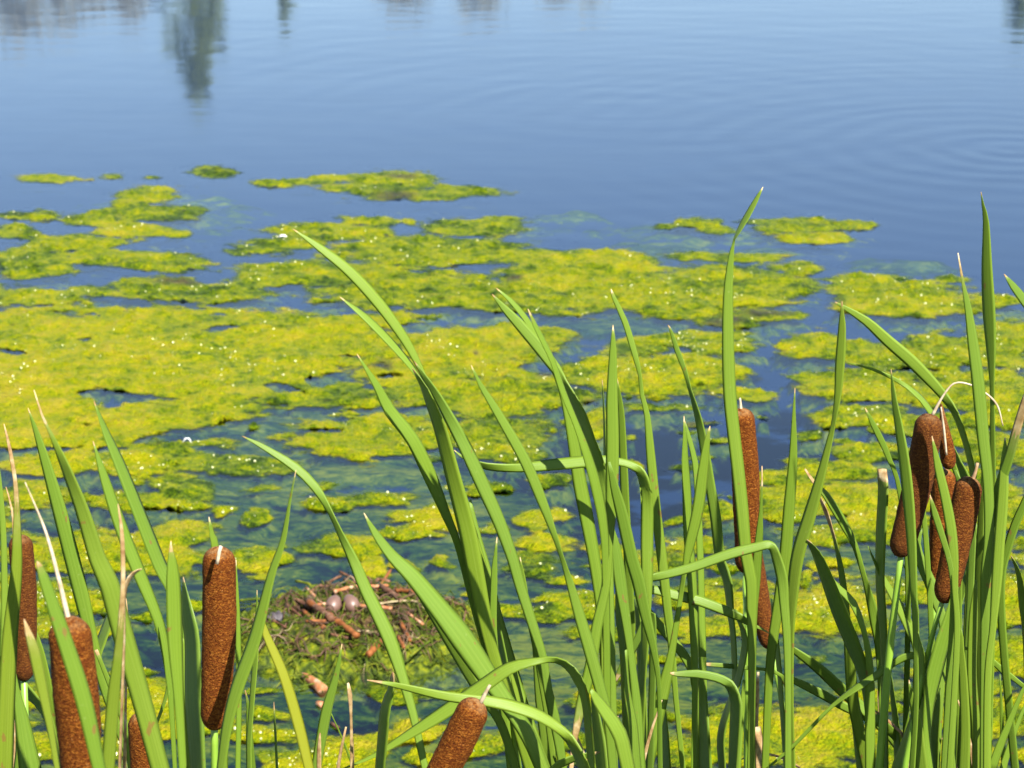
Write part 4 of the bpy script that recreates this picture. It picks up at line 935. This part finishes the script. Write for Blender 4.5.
    for px, wp, mt in [([(308,602),(330,616),(357,636)],6.5,M_REEDOR),([(308,602),(318,609),(332,617)],7,M_REED),([(306,590),(322,601)],3,M_REEDPK),([(334,590),(360,587),(388,587)],4,M_REEDPK),
                       ([(374,592),(391,572)],3,M_REEDOR),([(381,588),(402,598)],6,M_REED),([(303,612),(324,627)],4.5,M_REEDOR),([(306,620),(330,622)],3.5,M_REEDOR),([(407,611),(423,626)],3,M_REEDPK),([(376,604),(400,601),(416,602),(426,610)],2,M_STRAWD),
                       ([(368,653),(381,643)],7,M_REEDOR),([(400,620),(410,642)],4,M_REEDOR),([(410,656),(440,633)],2.2,M_STRAND),([(312,588),(341,579)],3,M_REED),
                       ([(240,602),(261,597)],3,M_STRAND),([(352,628),(372,634)],2.2,M_STRAWD),([(290,596),(312,608)],4,M_REED),([(345,580),(372,584)],5,M_REED),([(356,577),(390,582)],4,M_REED),
                       ([(395,590),(420,592)],4,M_REEDOR),([(360,606),(392,608)],4,M_REEDPK),([(330,632),(348,640)],3,M_REED),([(286,604),(300,616)],3,M_REED),([(418,598),(440,604)],3,M_REED),([(340,572),(355,579)],3,M_REED),
                       ([(424,604),(436,613),(450,622)],3,M_REED),([(268,618),(286,627)],2.4,M_REED),([(296,582),(318,585)],3,M_STRAND),([(398,634),(404,650)],3.5,M_REEDOR),([(310,606),(326,603)],3,M_REEDPK)]:
        stick(px, wp, mt)
    # eggs in the cup
    for (u, v, tilt, lab) in ((333.5, 601.5, .25, 'brownish speckled egg in the nest, the left one of two, partly in shade'), (351, 600.5, -.35, 'paler speckled egg in the nest, the right one of two, next to a green leaf')):
        q = onmound(u, v + 3, .010)
        av, af = [], []
        NU, NV = 32, 24
        ax = Vector((math.sin(tilt), .72 * math.cos(tilt), .42)).normalized(); e1 = ax.cross(Vector((0, 0, 1))).normalized(); e2 = ax.cross(e1)
        for i in range(NV + 1):
            t = math.pi * i / NV; x = math.cos(t) * .0236; r = .0172 * math.sin(t) * (1 - .13 * math.cos(t))
            for j in range(NU):
                th = 2 * math.pi * j / NU; av.append(q + ax * x + e1 * (math.cos(th) * r) + e2 * (math.sin(th) * r))
        for i in range(NV):
            for j in range(NU): af.append((i * NU + j, (i + 1) * NU + j, (i + 1) * NU + (j + 1) % NU, i * NU + (j + 1) % NU))
        o = mesh_obj('egg', av, af, M_EGG, origin=q); tag(o, lab, 'egg', 'eggs in the nest')
    # crumpled grey leaf on the near left of the nest
    q = onmound(278, 618, .012); av, af = [], []
    for i in range(13):
        for j in range(9):
            s, t = i / 12 - .5, j / 8 - .5
            wd = .030 * (1 - (2 * s) ** 2 * .75)
            av.append(q + Vector((s * .050, t * wd * 1.15 + .3 * s * .02, .013 * math.cos(t * 3) * (1 - s * s * 2.6) + .004 * math.sin(s * 21 + t * 9))))
    for i in range(12):
        for j in range(8):
            a = i * 9 + j; af.append((a, a + 9, a + 10, a + 1))
    o = mesh_obj('dead_leaf', av, af, M_GREY, origin=q)
    md = o.modifiers.new('thickness', 'SOLIDIFY'); md.thickness = .0015
    tag(o, 'crumpled grey dead leaf on the near left side of the nest', 'dead leaf')
    # broken reed pieces floating in front of the nest
    def floater(px, wpx, mat, lab, cap=None):
        rows = catmull([(a, b_, 0) for a, b_ in px], 4)
        r = wpx * 5.2 / F * .5
        path = [W(q_[0], q_[1], .003) for q_ in rows]
        n = len(path)
        sv, sf = tube(path, [r * (.72 + .28 * i / (n - 1)) for i in range(n)], 10)
        o = mesh_obj('reed_stalk', sv, sf, mat, origin=path[0]); tag(o, lab, 'reed stalk', 'broken reed pieces floating by the nest'); return o
    floater([(279, 660), (290, 666), (305, 673)], 5, M_REEDOR, 'thin orange broken reed stalk floating in front of the nest')
    floater([(303, 675), (312, 681), (323, 690)], 11, M_REEDPK, 'thick pinkish reed stump floating in front of the nest')
    floater([(317, 703), (323, 705)], 7, M_REEDPK, 'tiny pink reed scrap floating below the thick pinkish stump')
    floater([(331, 723), (338, 728)], 4, M_REED, 'small brown reed scrap floating nearest to the cattail leaves')
    # white feather far out
    q = W(283, 237, .004); av, af = tube([q + Vector((-.016, 0, 0)), q + Vector((-.006, .004, .004)), q + Vector((.006, .003, .004)), q + Vector((.016, -.004, 0))], [.001, .004, .004, .001], 8)
    tag(mesh_obj('feather', av, af, plain_noise('white_down', [(.3, (.6, .6, .58)), (.7, (.8, .8, .78))], 50), origin=q), 'small white feather floating beside the tip of the arching leaf', 'feather')
    q = W(187, 441, .016); av, af = tube([q + Vector((-.012, 0, -.004)), q + Vector((-.004, .004, .006)), q + Vector((.005, .003, .006)), q + Vector((.012, -.003, -.004))], [.0008, .002, .002, .0008], 8)
    tag(mesh_obj('feather', av, af, bpy.data.materials['white_down'], origin=q), 'tiny white feather on algae at a gap in the left mats', 'feather')
nest()

# ------------------------------------------------------------------ far shore trees (the photograph shows them mirrored in the water)
def crown_mat(name, a, b_):
    b = NB(name)
    geo = b.n('ShaderNodeNewGeometry').outputs['Position']
    c = b.mix(b.noise(geo, 3, 4), a, b_)
    p = b.n('ShaderNodeBsdfPrincipled', {'Base Color': c, 'Roughness': .7}); b.surf(p.outputs[0]); return b.m
M_CON = crown_mat('dark_conifer_needles', (.085, .125, .030), (.15, .19, .05))
M_SHR = crown_mat('grey_brown_twigs', (.15, .16, .125), (.27, .28, .22))
M_RED = crown_mat('reddish_brown_twigs', (.15, .165, .13), (.26, .275, .22))
M_BARK = plain_noise('bark', [(.3, (.06, .045, .03)), (.7, (.15, .11, .08))], 8, .9, .01)
def tree(name, cat, lab, u, Dy, h, wd, mat, seed, dens=2600, sz=.12, shape='column', group='trees along the far shore'):
    rg = np.random.default_rng(seed)
    x = (u - 512) / F * Dy * 1.02
    root = empty(name, (x, Dy, .25)); tag(root, lab, cat, group)
    B = Vector((x, Dy, .25))
    path = [B + Vector((rg.normal() * .03 * i, rg.normal() * .03 * i, h * .8 * i / 6 - (.3 if i == 0 else 0))) for i in range(7)]
    sv, sf = tube(path, [max(.02, .035 * h * (1 - i / 6.6)) for i in range(7)], 8); mesh_obj('trunk', sv, sf, M_BARK, root)
    vs, fs = [], []
    ncl = dens // 26
    for c in range(ncl):
        t = rg.random()
        if shape == 'column': rmax = wd / 2 * min(1, (1 - t) * 4.5) ** .6 * (.85 + .3 * rg.random()); z = .06 + .94 * t
        else: rmax = wd / 2 * math.sin(math.pi * min(.97, .22 + .75 * t)) ** .6; z = .18 + .82 * t
        a = rg.uniform(0, 6.283); rr_ = rmax * math.sqrt(rg.uniform(.25, 1))
        cc = B + Vector((math.cos(a) * rr_, math.sin(a) * rr_, h * z - .12 * rg.random()))
        for k in range(26):
            p = cc + Vector(rg.normal(size=3).tolist()) * (wd * .07)
            n1 = Vector(rg.normal(size=3).tolist()).normalized(); n2 = n1.orthogonal().normalized(); s = sz * rg.uniform(.5, 1.2)
            b0 = len(vs); vs += [p - n1 * s, p + n2 * s * .5, p + n1 * s, p - n2 * s * .5]; fs.append((b0, b0 + 1, b0 + 2, b0 + 3))
    mesh_obj('crown', vs, fs, mat, root, False)
for a in [('conifer_tree', 'tree', 'dark columnar conifer on the far shore, broadest dark reflection in the water', 201, 45, 5.75, 1.05, M_CON, 1, 3000, .13),
          ('conifer_tree', 'tree', 'slender thin conifer on the far shore, narrow faint reflection beside the broad dark one', 291, 46, 4.7, .38, M_CON, 2, 1600, .10),
          ('conifer_tree', 'tree', 'dark conifer on the far shore reflected in the upper right corner', 1012, 45, 4.65, .75, M_CON, 3, 3000, .13)]:
    tree(*a)
for i, (u, h, wd, m, lab) in enumerate([(20, 4.75, 2.4, M_SHR, 'sparse olive bush on the far shore at the far left'), (85, 4.6, 2.2, M_SHR, 'sparse olive bush on the far shore left of the broad dark conifer'),
                                  (405, 4.28, 1.6, M_RED, 'small grey green bush on the far shore right of the slender conifer'), (480, 4.3, 2.0, M_RED, 'wide grey green bush on the far shore behind the middle of the pond'),
                                  (575, 4.3, 2.0, M_RED, 'low grey green bush on the far shore right of the wide grey green bush'), (145, 4.45, 1.4, M_SHR, 'narrow sparse olive bush beside the broad dark conifer')]):
    tree('shore_bush', 'bush', lab, u, 46, h, wd, m, 20 + i, 1700, .10, 'round', 'bushes along the far shore')
